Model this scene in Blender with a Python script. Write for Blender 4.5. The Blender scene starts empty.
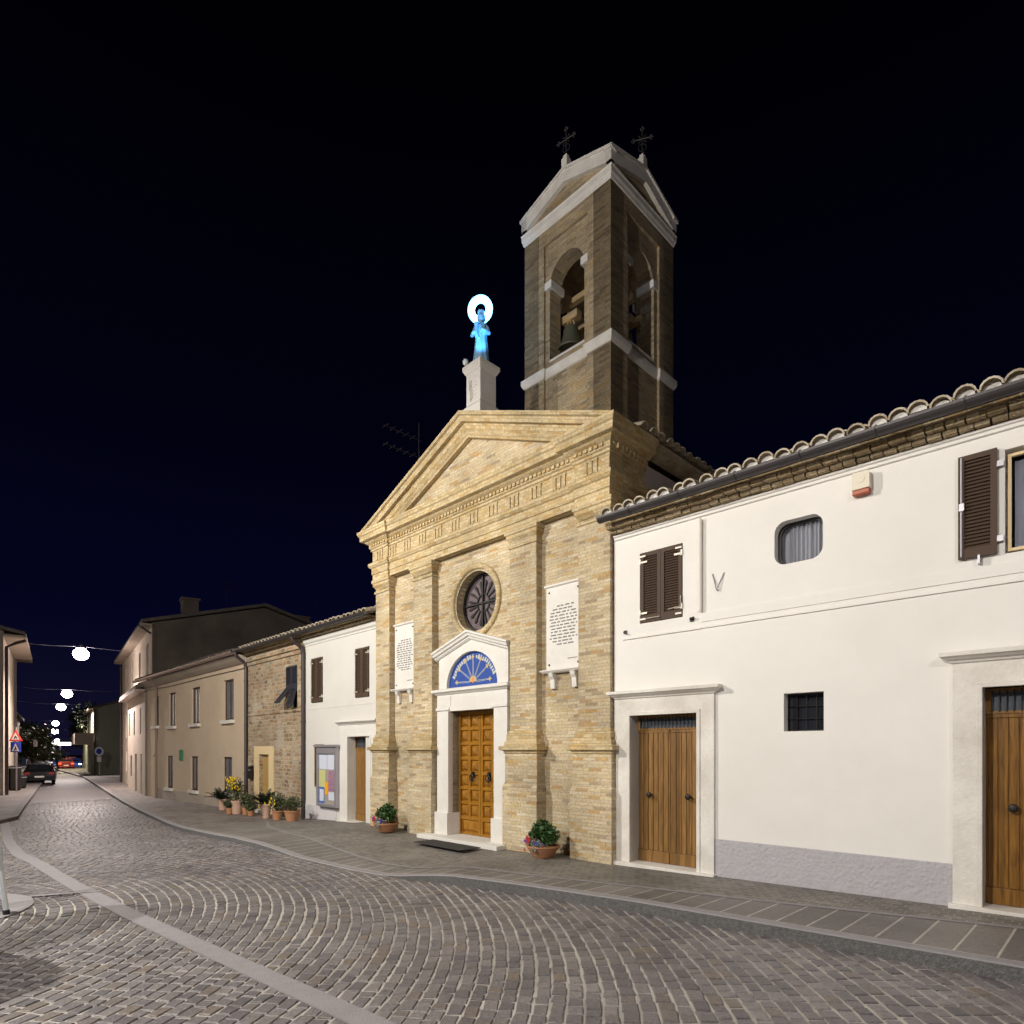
import bpy, bmesh, math, random
from mathutils import Vector, Matrix
from mathutils.geometry import tessellate_polygon
R = math.radians
rnd = random.Random(7)
S = bpy.context.scene
COL = S.collection

# ---------------------------------------------------------------- camera
cam_d = bpy.data.cameras.new('camera'); cam = bpy.data.objects.new('camera', cam_d)
COL.objects.link(cam); S.camera = cam
cam.location = (0, 0, 1.8); cam.rotation_euler = (R(90), 0, 0)
cam_d.sensor_width = 36; cam_d.lens = 608/1024*36; cam_d.shift_y = (750-512)/1024
cam_d.clip_start = .05; cam_d.clip_end = 2000
# ---------------------------------------------------------------- night sky, no sun
W = bpy.data.worlds.new('World'); S.world = W; W.use_nodes = True
nt = W.node_tree; nt.nodes.clear()
wo = nt.nodes.new('ShaderNodeOutputWorld'); bg = nt.nodes.new('ShaderNodeBackground')
tc = nt.nodes.new('ShaderNodeTexCoord'); sx = nt.nodes.new('ShaderNodeSeparateXYZ')
rp = nt.nodes.new('ShaderNodeValToRGB')
nt.links.new(tc.outputs['Generated'], sx.inputs[0]); nt.links.new(sx.outputs['Z'], rp.inputs[0])
nt.links.new(rp.outputs[0], bg.inputs[0]); nt.links.new(bg.outputs[0], wo.inputs[0])
e = rp.color_ramp.elements
e[0].position = 0.0; e[0].color = (.0060, .0055, .0200, 1)
e[1].position = .75; e[1].color = (.0003, .0003, .0010, 1)
m_ = rp.color_ramp.elements.new(.18); m_.color = (.0014, .0018, .0125, 1)
m_ = rp.color_ramp.elements.new(.42); m_.color = (.0006, .0008, .0052, 1)
bg.inputs[1].default_value = 1.0
# ---------------------------------------------------------------- exposure
S.view_settings.view_transform = 'Standard'; S.view_settings.look = 'None'
S.view_settings.gamma = 1; S.view_settings.exposure = 0.0
LAMP_MAIN = 5100.0; LAMP_BACK = 4900.0; LAMP_SIDE_FILL = 1200.0; LAMP_STREET = 3600.0

# ---------------------------------------------------------------- materials
def mat(name, base=(.5,.5,.5), rough=.8, metal=0.0, emit=None, es=0.0, noise=None, bump=None, spec=None, trans=0.0):
    """noise=(scale, amount, other colour, detail); bump=(scale, strength)"""
    m = bpy.data.materials.new(name); m.use_nodes = True
    n = m.node_tree.nodes; l = m.node_tree.links; b = n['Principled BSDF']
    b.inputs['Base Color'].default_value = (*base, 1); b.inputs['Roughness'].default_value = rough
    b.inputs['Metallic'].default_value = metal
    if spec is not None: b.inputs['Specular IOR Level'].default_value = spec
    if trans: b.inputs['Transmission Weight'].default_value = trans
    if emit: b.inputs['Emission Color'].default_value = (*emit, 1); b.inputs['Emission Strength'].default_value = es
    g = n.new('ShaderNodeNewGeometry')
    if noise:
        sc, am, oc, *dt = noise
        t = n.new('ShaderNodeTexNoise'); t.inputs['Scale'].default_value = sc; t.inputs['Detail'].default_value = dt[0] if dt else 6
        t.inputs['Roughness'].default_value = .65
        l.new(g.outputs['Position'], t.inputs['Vector'])
        r = n.new('ShaderNodeMapRange'); r.inputs[1].default_value = .35; r.inputs[2].default_value = .7
        r.inputs[4].default_value = am; l.new(t.outputs[0], r.inputs[0])
        x = n.new('ShaderNodeMix'); x.data_type = 'RGBA'; l.new(r.outputs[0], x.inputs[0])
        x.inputs[6].default_value = (*base, 1); x.inputs[7].default_value = (*oc, 1)
        l.new(x.outputs[2], b.inputs['Base Color'])
    if bump:
        t2 = n.new('ShaderNodeTexNoise'); t2.inputs['Scale'].default_value = bump[0]; t2.inputs['Detail'].default_value = 5
        l.new(g.outputs['Position'], t2.inputs['Vector'])
        bp = n.new('ShaderNodeBump'); bp.inputs['Strength'].default_value = bump[1]; bp.inputs['Distance'].default_value = .02
        l.new(t2.outputs[0], bp.inputs['Height']); l.new(bp.outputs[0], b.inputs['Normal'])
    return m

def brickmat(name, ramp, mortar, bw=.26, bh=.066, ms=.007, rough=.9, distort=0.0, big=None, bumpd=.012, seed=0, squash=1.0):
    """bricks laid in metre UVs; ramp=[(pos,colour)...] gives each brick its own colour"""
    m = bpy.data.materials.new(name); m.use_nodes = True
    n = m.node_tree.nodes; l = m.node_tree.links; b = n['Principled BSDF']; b.inputs['Roughness'].default_value = rough
    uv = n.new('ShaderNodeUVMap'); src = uv.outputs[0]
    if distort:
        t = n.new('ShaderNodeTexNoise'); t.inputs['Scale'].default_value = 3.2; l.new(src, t.inputs['Vector'])
        s_ = n.new('ShaderNodeVectorMath'); s_.operation = 'SUBTRACT'; s_.inputs[1].default_value = (.5,.5,.5); l.new(t.outputs['Color'], s_.inputs[0])
        k = n.new('ShaderNodeVectorMath'); k.operation = 'SCALE'; k.inputs['Scale'].default_value = distort; l.new(s_.outputs[0], k.inputs[0])
        a = n.new('ShaderNodeVectorMath'); a.operation = 'ADD'; l.new(src, a.inputs[0]); l.new(k.outputs[0], a.inputs[1]); src = a.outputs[0]
    br = n.new('ShaderNodeTexBrick'); l.new(src, br.inputs['Vector'])
    br.inputs['Scale'].default_value = 1; br.inputs['Brick Width'].default_value = bw; br.inputs['Row Height'].default_value = bh
    br.inputs['Mortar Size'].default_value = ms; br.inputs['Mortar Smooth'].default_value = .35
    br.inputs['Color1'].default_value = (0,0,0,1); br.inputs['Color2'].default_value = (1,1,1,1); br.inputs['Mortar'].default_value = (0,0,0,1)
    br.squash = squash; br.squash_frequency = 3
    # break the two-hash look: mix in a second noise sampled per brick-ish cell
    cr = n.new('ShaderNodeValToRGB'); cr.color_ramp.interpolation = 'LINEAR'
    els = cr.color_ramp.elements
    els[0].position = ramp[0][0]; els[0].color = (*ramp[0][1], 1); els[1].position = ramp[-1][0]; els[1].color = (*ramp[-1][1], 1)
    for p, c in ramp[1:-1]:
        q = els.new(p); q.color = (*c, 1)
    l.new(br.outputs['Color'], cr.inputs[0])
    g = n.new('ShaderNodeNewGeometry')
    t3 = n.new('ShaderNodeTexNoise'); t3.inputs['Scale'].default_value = .9; t3.inputs['Detail'].default_value = 7; l.new(g.outputs['Position'], t3.inputs['Vector'])
    r3 = n.new('ShaderNodeMapRange'); r3.inputs[1].default_value = .3; r3.inputs[2].default_value = .72; r3.inputs[3].default_value = .72; r3.inputs[4].default_value = 1.18
    l.new(t3.outputs[0], r3.inputs[0])
    t4 = n.new('ShaderNodeTexNoise'); t4.inputs['Scale'].default_value = 28; t4.inputs['Detail'].default_value = 4; l.new(g.outputs['Position'], t4.inputs['Vector'])
    r4 = n.new('ShaderNodeMapRange'); r4.inputs[1].default_value = .3; r4.inputs[2].default_value = .7; r4.inputs[3].default_value = .78; r4.inputs[4].default_value = 1.15
    l.new(t4.outputs[0], r4.inputs[0])
    mu = n.new('ShaderNodeMath'); mu.operation = 'MULTIPLY'; l.new(r3.outputs[0], mu.inputs[0]); l.new(r4.outputs[0], mu.inputs[1])
    mx = n.new('ShaderNodeMix'); mx.data_type = 'RGBA'; l.new(br.outputs['Fac'], mx.inputs[0]); l.new(cr.outputs[0], mx.inputs[6]); mx.inputs[7].default_value = (*mortar, 1)
    last = mx.outputs[2]
    if big:   # large patches of old render or repairs
        t5 = n.new('ShaderNodeTexNoise'); t5.inputs['Scale'].default_value = big[0]; t5.inputs['Detail'].default_value = 5; l.new(g.outputs['Position'], t5.inputs['Vector'])
        r5 = n.new('ShaderNodeMapRange'); r5.inputs[1].default_value = big[1]; r5.inputs[2].default_value = big[1]+.08; l.new(t5.outputs[0], r5.inputs[0])
        x5 = n.new('ShaderNodeMix'); x5.data_type = 'RGBA'; l.new(r5.outputs[0], x5.inputs[0]); l.new(last, x5.inputs[6]); x5.inputs[7].default_value = (*big[2], 1); last = x5.outputs[2]
    vm = n.new('ShaderNodeVectorMath'); vm.operation = 'SCALE'; l.new(last, vm.inputs[0]); l.new(mu.outputs[0], vm.inputs['Scale'])
    l.new(vm.outputs[0], b.inputs['Base Color'])
    h = n.new('ShaderNodeMath'); h.operation = 'MULTIPLY_ADD'; l.new(br.outputs['Fac'], h.inputs[0]); h.inputs[1].default_value = -1
    l.new(t4.outputs[0], h.inputs[2])
    bp = n.new('ShaderNodeBump'); bp.inputs['Distance'].default_value = bumpd; bp.inputs['Strength'].default_value = .7
    l.new(h.outputs[0], bp.inputs['Height']); l.new(bp.outputs[0], b.inputs['Normal'])
    return m

def woodmat(name, c1, c2, plank=.0, rough=.45, scale=1.0, horizontal=False, spec=.4):
    m = bpy.data.materials.new(name); m.use_nodes = True
    n = m.node_tree.nodes; l = m.node_tree.links; b = n['Principled BSDF']; b.inputs['Roughness'].default_value = rough
    b.inputs['Specular IOR Level'].default_value = spec
    uv = n.new('ShaderNodeUVMap'); mp = n.new('ShaderNodeMapping'); l.new(uv.outputs[0], mp.inputs[0])
    mp.inputs['Scale'].default_value = (2.0, 22, 1) if horizontal else (22*scale, 1.6*scale, 1)
    t = n.new('ShaderNodeTexNoise'); t.inputs['Scale'].default_value = 1.6; t.inputs['Detail'].default_value = 8; t.inputs['Distortion'].default_value = .6
    l.new(mp.outputs[0], t.inputs['Vector'])
    r = n.new('ShaderNodeMapRange'); r.inputs[1].default_value = .3; r.inputs[2].default_value = .72; l.new(t.outputs[0], r.inputs[0])
    x = n.new('ShaderNodeMix'); x.data_type = 'RGBA'; l.new(r.outputs[0], x.inputs[0]); x.inputs[6].default_value = (*c1, 1); x.inputs[7].default_value = (*c2, 1)
    last = x.outputs[2]
    if plank:
        s_ = n.new('ShaderNodeSeparateXYZ'); l.new(uv.outputs[0], s_.inputs[0])
        d = n.new('ShaderNodeMath'); d.operation = 'DIVIDE'; d.inputs[1].default_value = plank; l.new(s_.outputs[0], d.inputs[0])
        f = n.new('ShaderNodeMath'); f.operation = 'FLOOR'; l.new(d.outputs[0], f.inputs[0])
        wn = n.new('ShaderNodeTexWhiteNoise'); wn.noise_dimensions = '1D'; l.new(f.outputs[0], wn.inputs['W'])
        rr = n.new('ShaderNodeMapRange'); rr.inputs[3].default_value = .55; rr.inputs[4].default_value = 1.3; l.new(wn.outputs[0], rr.inputs[0])
        vm = n.new('ShaderNodeVectorMath'); vm.operation = 'SCALE'; l.new(last, vm.inputs[0]); l.new(rr.outputs[0], vm.inputs['Scale']); last = vm.outputs[0]
    l.new(last, b.inputs['Base Color'])
    bp = n.new('ShaderNodeBump'); bp.inputs['Distance'].default_value = .004; bp.inputs['Strength'].default_value = .5
    l.new(t.outputs[0], bp.inputs['Height']); l.new(bp.outputs[0], b.inputs['Normal'])
    return m

def leafmat(name, c1, c2):
    m = bpy.data.materials.new(name); m.use_nodes = True
    n = m.node_tree.nodes; l = m.node_tree.links; b = n['Principled BSDF']; b.inputs['Roughness'].default_value = .55
    g = n.new('ShaderNodeNewGeometry'); x = n.new('ShaderNodeMix'); x.data_type = 'RGBA'
    l.new(g.outputs['Random Per Island'], x.inputs[0]); x.inputs[6].default_value = (*c1, 1); x.inputs[7].default_value = (*c2, 1)
    l.new(x.outputs[2], b.inputs['Base Color']); return m

def cobblemat():
    m = bpy.data.materials.new('porphyry_setts'); m.use_nodes = True
    n = m.node_tree.nodes; l = m.node_tree.links; b = n['Principled BSDF']
    g = n.new('ShaderNodeNewGeometry'); cr = n.new('ShaderNodeValToRGB'); els = cr.color_ramp.elements
    els[0].position = 0; els[0].color = (.105, .096, .105, 1); els[1].position = 1; els[1].color = (.165, .135, .115, 1)
    for p, c in ((.3, (.138, .126, .133)), (.55, (.166, .151, .157)), (.8, (.198, .179, .180)), (.9, (.142, .125, .126))):
        q = els.new(p); q.color = (*c, 1)
    l.new(g.outputs['Random Per Island'], cr.inputs[0])
    t = n.new('ShaderNodeTexNoise'); t.inputs['Scale'].default_value = 45; t.inputs['Detail'].default_value = 6; l.new(g.outputs['Position'], t.inputs['Vector'])
    r = n.new('ShaderNodeMapRange'); r.inputs[1].default_value = .3; r.inputs[2].default_value = .7; r.inputs[3].default_value = .7; r.inputs[4].default_value = 1.25; l.new(t.outputs[0], r.inputs[0])
    t2 = n.new('ShaderNodeTexNoise'); t2.inputs['Scale'].default_value = .6; t2.inputs['Detail'].default_value = 5; l.new(g.outputs['Position'], t2.inputs['Vector'])
    r2 = n.new('ShaderNodeMapRange'); r2.inputs[1].default_value = .3; r2.inputs[2].default_value = .7; r2.inputs[3].default_value = .8; r2.inputs[4].default_value = 1.15; l.new(t2.outputs[0], r2.inputs[0])
    mu = n.new('ShaderNodeMath'); mu.operation = 'MULTIPLY'; l.new(r.outputs[0], mu.inputs[0]); l.new(r2.outputs[0], mu.inputs[1])
    vm = n.new('ShaderNodeVectorMath'); vm.operation = 'SCALE'; l.new(cr.outputs[0], vm.inputs[0]); l.new(mu.outputs[0], vm.inputs['Scale']); l.new(vm.outputs[0], b.inputs['Base Color'])
    b.inputs['Roughness'].default_value = .46
    bp = n.new('ShaderNodeBump'); bp.inputs['Distance'].default_value = .006; bp.inputs['Strength'].default_value = .8
    l.new(t.outputs[0], bp.inputs['Height']); l.new(bp.outputs[0], b.inputs['Normal'])
    return m

M = {}
TAN = [(0,(.34,.26,.16)),(.10,(.50,.41,.28)),(.35,(.60,.49,.32)),(.6,(.52,.415,.25)),(.80,(.65,.56,.41)),(.88,(.54,.40,.21)),(.95,(.50,.31,.12)),(1,(.38,.29,.19))]
M['brick'] = brickmat('pale_brick', TAN, (.47,.40,.29), bw=.25, bh=.056, ms=.005)
M['brick_trim'] = brickmat('rubbed_brick_trim', [(0,(.46,.35,.18)),(.3,(.57,.45,.26)),(.6,(.62,.50,.30)),(.85,(.54,.39,.18)),(1,(.46,.31,.13))], (.44,.36,.24), bw=.16, bh=.06, ms=.005)
M['tower_brick'] = brickmat('tower_brick', [(0,(.26,.20,.13)),(.3,(.42,.33,.21)),(.7,(.50,.40,.25)),(.9,(.45,.31,.14)),(1,(.34,.26,.17))], (.34,.28,.2), bw=.25, bh=.058, ms=.006)
M['rubble'] = brickmat('rubble_stone', [(0,(.22,.15,.085)),(.2,(.36,.25,.14)),(.45,(.46,.34,.21)),(.65,(.36,.20,.10)),(.85,(.5,.42,.31)),(1,(.28,.22,.16))], (.46,.40,.32), bw=.27, bh=.115, ms=.016, distort=.13, big=(.8,.56,(.50,.43,.34)), bumpd=.03, squash=.7)
M['eavebrick'] = brickmat('eave_brick', [(0,(.25,.17,.08)),(.4,(.42,.31,.17)),(.7,(.5,.4,.25)),(1,(.33,.22,.1))], (.3,.25,.18), bw=.2, bh=.09, ms=.012, bumpd=.03, distort=.03)
M['white'] = mat('white_render', (.81,.79,.76), .9, noise=(.75,.8,(.735,.715,.68),9), bump=(90,.10))
M['whitedim'] = mat('toned_down_white_render', (.66,.645,.615), .9, noise=(.9,.8,(.60,.58,.545),9), bump=(90,.12))  # white render in a lower tone, darkened against overexposure
M['plinth'] = mat('grey_rough_plinth', (.47,.455,.49), .95, noise=(6,.5,(.40,.385,.41)), bump=(22,1.0))
M['plinth_pale'] = mat('pale_plinth', (.62,.59,.62), .95, noise=(6,.5,(.55,.52,.54)), bump=(30,.5))
M['marble'] = mat('portal_stone', (.73,.715,.685), .7, noise=(2.2,.7,(.62,.59,.54)), bump=(40,.12))
M['travertine'] = mat('weathered_travertine', (.79,.765,.72), .75, noise=(1.9,.75,(.52,.48,.43),9), bump=(26,.35))
M['towerstone'] = mat('tower_string_stone', (.78,.75,.70), .8, noise=(4,.5,(.5,.46,.42)), bump=(30,.25))
M['churchwood'] = woodmat('coffered_walnut', (.22,.090,.008), (.40,.185,.018), rough=.4)
M['doorwood'] = woodmat('plank_wood', (.15,.075,.022), (.31,.165,.05), plank=.083, rough=.42)
M['doorwood2'] = woodmat('varnished_planks', (.12,.052,.010), (.38,.18,.03), plank=.09, rough=.35)
M['brownwood'] = woodmat('brown_door_wood', (.16,.075,.018), (.30,.16,.045), rough=.5)
M['beam'] = woodmat('old_beam', (.35,.24,.12), (.55,.42,.22), rough=.8, horizontal=True)
M['shutter'] = mat('brown_shutter_paint', (.070,.041,.026), .75)
M['shutter_b'] = mat('blueblack_shutter_paint', (.030,.030,.042), .6)
M['iron'] = mat('dark_iron', (.03,.028,.028), .5, .6)
M['galv'] = mat('galvanised_steel', (.62,.68,.72), .35, .7)
M['hinge'] = mat('pale_hinge_metal', (.6,.57,.5), .5, .3)
M['gutter'] = mat('brown_gutter', (.048,.042,.045), .45, .3)
M['gutter_p'] = mat('pale_copper_gutter', (.35,.27,.24), .4, .5)
M['pipe'] = mat('brown_downpipe', (.055,.042,.045), .5, .2)
M['pipew'] = mat('white_painted_pipe', (.76,.73,.68), .7)
M['tile'] = mat('roof_coppi', (.34,.27,.18), .9, noise=(6,1,(.66,.60,.50),8), bump=(30,.6))
M['tile_d'] = mat('roof_coppi_dark', (.10,.085,.075), .9, noise=(6,.8,(.2,.17,.14)), bump=(30,.6))
M['cream'] = mat('cream_render', (.60,.475,.35), .9, noise=(.7,.7,(.50,.39,.29)), bump=(35,.25))
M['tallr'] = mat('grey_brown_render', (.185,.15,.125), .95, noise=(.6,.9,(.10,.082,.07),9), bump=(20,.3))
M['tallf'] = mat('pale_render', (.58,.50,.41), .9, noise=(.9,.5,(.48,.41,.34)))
M['pinkr'] = mat('pinkish_render', (.46,.395,.33), .9, noise=(.8,.7,(.36,.30,.25)))
M['greenr'] = mat('grey_green_render', (.30,.31,.25), .9, noise=(.8,.6,(.22,.23,.18)))
M['blueb'] = mat('blue_lit_wall', (.16,.20,.40), .8)  # blue wall, its bluish lighting put into the colour
M['yellow'] = mat('cream_door_surround', (.72,.56,.33), .8)
M['yellowd'] = mat('ochre_door_paint', (.42,.27,.09), .6)
M['glass'] = mat('dark_window_glass', (.02,.022,.028), .12, spec=.8)
M['glassb'] = mat('grey_blue_pane', (.10,.115,.14), .2, spec=.7)
M['clear'] = mat('clear_glass', (.9,.93,1), .02, trans=1.0)
M['curtain'] = mat('grey_curtain', (.34,.35,.40), .9)
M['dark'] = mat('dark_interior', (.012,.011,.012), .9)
M['rose'] = mat('violet_leaded_glass', (.115,.085,.095), .3, noise=(9,.8,(.20,.16,.18)), spec=.6)
M['blue'] = mat('lapis_blue_mosaic', (.012,.055,.30), .6, noise=(30,.6,(.02,.09,.42)), bump=(120,.4))
M['gold'] = mat('pale_gold_mosaic', (.55,.43,.22), .5)
M['palec'] = mat('pale_mosaic', (.50,.52,.50), .6)
M['orange'] = mat('orange_mosaic', (.75,.25,.05), .6)
M['ink'] = mat('engraved_letters', (.16,.15,.15), .8)
M['terra'] = mat('terracotta', (.42,.20,.10), .85, noise=(12,.6,(.34,.17,.09)), bump=(50,.2))
M['terrap'] = mat('pale_terracotta', (.52,.34,.26), .85, noise=(12,.6,(.44,.28,.21)))
M['leaf'] = leafmat('green_leaves', (.010,.040,.008), (.05,.12,.02))
M['leafd'] = leafmat('dark_leaves', (.006,.014,.006), (.018,.035,.012))
M['leafg'] = leafmat('olive_leaves', (.03,.045,.015), (.10,.11,.05))
M['leafs'] = leafmat('silver_leaves', (.16,.18,.16), (.34,.36,.32))
M['flY'] = mat('yellow_petals', (.80,.55,.01), .6)
M['flR'] = mat('red_petals', (.50,.012,.012), .6)
M['flB'] = mat('violet_petals', (.08,.06,.45), .6)
M['bark'] = mat('bark', (.06,.045,.03), .9)
M['bronze'] = mat('green_bronze', (.17,.17,.11), .5, .5, noise=(9,.6,(.11,.14,.10)))
M['sett'] = cobblemat()
M['joint'] = mat('pale_sand_joint', (.46,.43,.395), .95, noise=(1.3,.9,(.22,.205,.19)), bump=(80,.5))
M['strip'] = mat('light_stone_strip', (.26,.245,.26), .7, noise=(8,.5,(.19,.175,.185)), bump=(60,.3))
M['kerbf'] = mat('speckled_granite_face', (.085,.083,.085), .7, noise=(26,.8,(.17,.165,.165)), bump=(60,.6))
M['kerb'] = mat('kerb_stone', (.20,.185,.18), .75, noise=(20,.7,(.10,.095,.10)), bump=(60,.5))
M['asphalt'] = mat('worn_road', (.085,.075,.08), .55, noise=(3,.7,(.13,.115,.12)), bump=(30,.5))
M['slab'] = brickmat('pavement_slabs', [(0,(.135,.125,.12)),(.4,(.17,.157,.15)),(.75,(.15,.135,.13)),(1,(.21,.19,.18))], (.40,.37,.33), bw=.29, bh=4, ms=.013, bumpd=.006, rough=.6)
M['paver'] = brickmat('pavement_pavers', [(0,(.125,.116,.105)),(.5,(.165,.152,.138)),(1,(.215,.198,.18))], (.25,.232,.205), bw=.13, bh=.10, ms=.010, bumpd=.006, rough=.65)
M['paverl'] = brickmat('pale_pavement_pavers', [(0,(.14,.12,.115)),(.5,(.19,.165,.155)),(1,(.24,.21,.19))], (.2,.18,.165), bw=.30, bh=.15, ms=.01, bumpd=.006, rough=.65)
M['roadp'] = mat('worn_yellow_line', (.5,.45,.38), .7)
M['paint'] = mat('dark_car_paint', (.018,.018,.022), .25, .4)
M['paints'] = mat('silver_car_paint', (.38,.38,.38), .3, .6)
M['paintb'] = mat('blue_lit_car_tone', (.02,.08,.45), .3, .3)  # blue of the far coloured lights, put into the car colour
M['paintr'] = mat('red_lit_car_tone', (.20,.02,.015), .3, .3)  # red glow of the street end, carried by the car colour
M['tyre'] = mat('tyre_rubber', (.012,.012,.012), .9)
M['tail'] = mat('tail_lamp', (.35,.03,.02), .3)
M['tailhot'] = mat('lit_tail_lamp', (.3,.01,.01), .3, emit=(1,.10,.03), es=3)
M['head'] = mat('head_lamp', (.8,.8,.8), .3, emit=(1,.85,.6), es=12)
M['plate'] = mat('number_plate', (.7,.7,.68), .5)
M['signw'] = mat('sign_white', (.8,.8,.8), .4)
M['signr'] = mat('sign_red', (.65,.03,.02), .4)
M['signb'] = mat('sign_blue', (.01,.05,.50), .4)
M['signg'] = mat('sign_green', (.02,.20,.09), .5)
M['greenf'] = mat('green_fence_mesh', (.01,.16,.11), .7)
M['poster_y'] = mat('poster_yellow', (.55,.55,.25), .5); M['poster_w'] = mat('poster_white', (.62,.66,.78), .4)
M['poster_b'] = mat('poster_blue', (.05,.14,.55), .4); M['poster_o'] = mat('poster_orange', (.85,.38,.02), .5)
M['poster_p'] = mat('poster_violet', (.20,.12,.30), .4, noise=(14,.9,(.6,.3,.25))); M['poster_bg'] = mat('notice_backing', (.33,.30,.27), .6)
M['alu'] = mat('aluminium_frame', (.40,.38,.42), .4, .5)
M['statue'] = mat('blue_lit_statue_stone', (.22,.42,.62), .6)  # blue of the lighting tinted into the stone colour
M['halo'] = mat('lit_blue_tube', (.6,.85,1), .3, emit=(.13,.52,1.0), es=8)
M['lampglow'] = mat('lit_lamp_bowl', (1,1,1), .3, emit=(1,.88,.84), es=60)
M['lampy'] = mat('lit_lamp_bowl_warm', (1,1,1), .3, emit=(1,.93,.72), es=40)
M['lampw'] = mat('lit_sign_panel', (1,1,1), .3, emit=(1,.93,.82), es=6)
M['siren'] = mat('cream_plastic', (.72,.66,.54), .5); M['sirenr'] = mat('orange_plastic', (.38,.075,.02), .4)
M['matd'] = mat('door_mat_rubber', (.035,.033,.033), .95)
M['cloth'] = mat('white_lace', (.65,.66,.72), .8)

# ---------------------------------------------------------------- mesh builder
class MB:
    def __init__(s): s.v = []; s.f = []; s.m = Matrix.Identity(4); s.uv = {}
    def add(s, p):
        s.v.append(s.m @ Vector(p)); return len(s.v)-1
    def poly(s, pts, uvs=None):
        ids = [s.add(p) for p in pts]; s.f.append(ids)
        if uvs: s.uv[len(s.f)-1] = uvs
        return s
    def box(s, x0, x1, y0, y1, z0, z1):
        i = [s.add(p) for p in ((x0,y0,z0),(x1,y0,z0),(x1,y1,z0),(x0,y1,z0),(x0,y0,z1),(x1,y0,z1),(x1,y1,z1),(x0,y1,z1))]
        s.f += [[i[0],i[3],i[2],i[1]],[i[4],i[5],i[6],i[7]],[i[0],i[1],i[5],i[4]],[i[1],i[2],i[6],i[5]],[i[2],i[3],i[7],i[6]],[i[3],i[0],i[4],i[7]]]
        return s
    def cbox(s, c, d, rz=0):
        o = s.m.copy(); s.m = s.m @ Matrix.Translation(c) @ Matrix.Rotation(rz, 4, 'Z')
        s.box(-d[0]/2, d[0]/2, -d[1]/2, d[1]/2, -d[2]/2, d[2]/2); s.m = o; return s
    def tube(s, pts, r, n=8, r2=None, cap=True):
        pts = [Vector(p) for p in pts]; N = len(pts); rings = []; up = None
        for i, p in enumerate(pts):
            d = (pts[min(i+1,N-1)]-pts[max(i-1,0)]).normalized()
            if up is None: up = Vector((0,0,1)) if abs(d.z) < .9 else Vector((1,0,0))
            a = d.cross(up).normalized(); b = a.cross(d).normalized(); up = b
            rr = r if r2 is None else r+(r2-r)*i/(N-1)
            rings.append([s.add(p + a*math.cos(t)*rr + b*math.sin(t)*rr) for t in [2*math.pi*k/n for k in range(n)]])
        for A, B in zip(rings, rings[1:]):
            for k in range(n): s.f.append([A[k], A[(k+1)%n], B[(k+1)%n], B[k]])
        if cap: s.f.append(rings[0][::-1]); s.f.append(rings[-1])
        return s
    def lathe(s, prof, c=(0,0,0), n=20, fold=0, nf=9, caps=True):
        rings = []
        for r, z in prof:
            rings.append([s.add((c[0]+r*(1+fold*math.sin(nf*t+z*3))*math.cos(t), c[1]+r*(1+fold*math.sin(nf*t+z*3))*math.sin(t), c[2]+z)) for t in [2*math.pi*k/n for k in range(n)]])
        for A, B in zip(rings, rings[1:]):
            for k in range(n): s.f.append([A[k], A[(k+1)%n], B[(k+1)%n], B[k]])
        if caps: s.f.append(rings[0][::-1]); s.f.append(rings[-1])
        return s
    def sphere(s, c, r, n=12, m=8, sq=(1,1,1)):
        c = Vector(c); rings = []
        for j in range(1, m):
            a = math.pi*j/m
            rings.append([s.add((c.x+r*sq[0]*math.sin(a)*math.cos(t), c.y+r*sq[1]*math.sin(a)*math.sin(t), c.z-r*sq[2]*math.cos(a))) for t in [2*math.pi*k/n for k in range(n)]])
        b = s.add((c.x,c.y,c.z-r*sq[2])); t_ = s.add((c.x,c.y,c.z+r*sq[2]))
        for k in range(n):
            s.f.append([b, rings[0][(k+1)%n], rings[0][k]]); s.f.append([t_, rings[-1][k], rings[-1][(k+1)%n]])
        for A, B in zip(rings, rings[1:]):
            for k in range(n): s.f.append([A[k], A[(k+1)%n], B[(k+1)%n], B[k]])
        return s
    def plate(s, outer, holes=(), y0=0, y1=.3, back=True):
        """panel in the x-z plane: front at y0 (faces -y), reveals to y1"""
        loops = [list(outer)] + [list(h) for h in holes]; flat = [p for L in loops for p in L]
        tris = tessellate_polygon([[Vector((x, z, 0)) for x, z in L] for L in loops])
        fr = [s.add((x, y0, z)) for x, z in flat]; bk = [s.add((x, y1, z)) for x, z in flat]
        for a, b, c in tris:
            (x1,z1),(x2,z2),(x3,z3) = flat[a],flat[b],flat[c]
            ccw = (x2-x1)*(z3-z1)-(x3-x1)*(z2-z1) > 0
            t = (a,b,c) if ccw else (c,b,a)
            s.f.append([fr[i] for i in t])
            if back: s.f.append([bk[i] for i in t[::-1]])
        o = 0
        for L in loops:
            n = len(L); area = sum(L[i][0]*L[(i+1)%n][1]-L[(i+1)%n][0]*L[i][1] for i in range(n))
            sgn = 1 if (area > 0) == (o == 0) else -1
            for i in range(n):
                j = (i+1) % n; q = [fr[o+i], bk[o+i], bk[o+j], fr[o+j]]
                s.f.append(q if sgn > 0 else q[::-1])
            o += n
        return s
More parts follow.
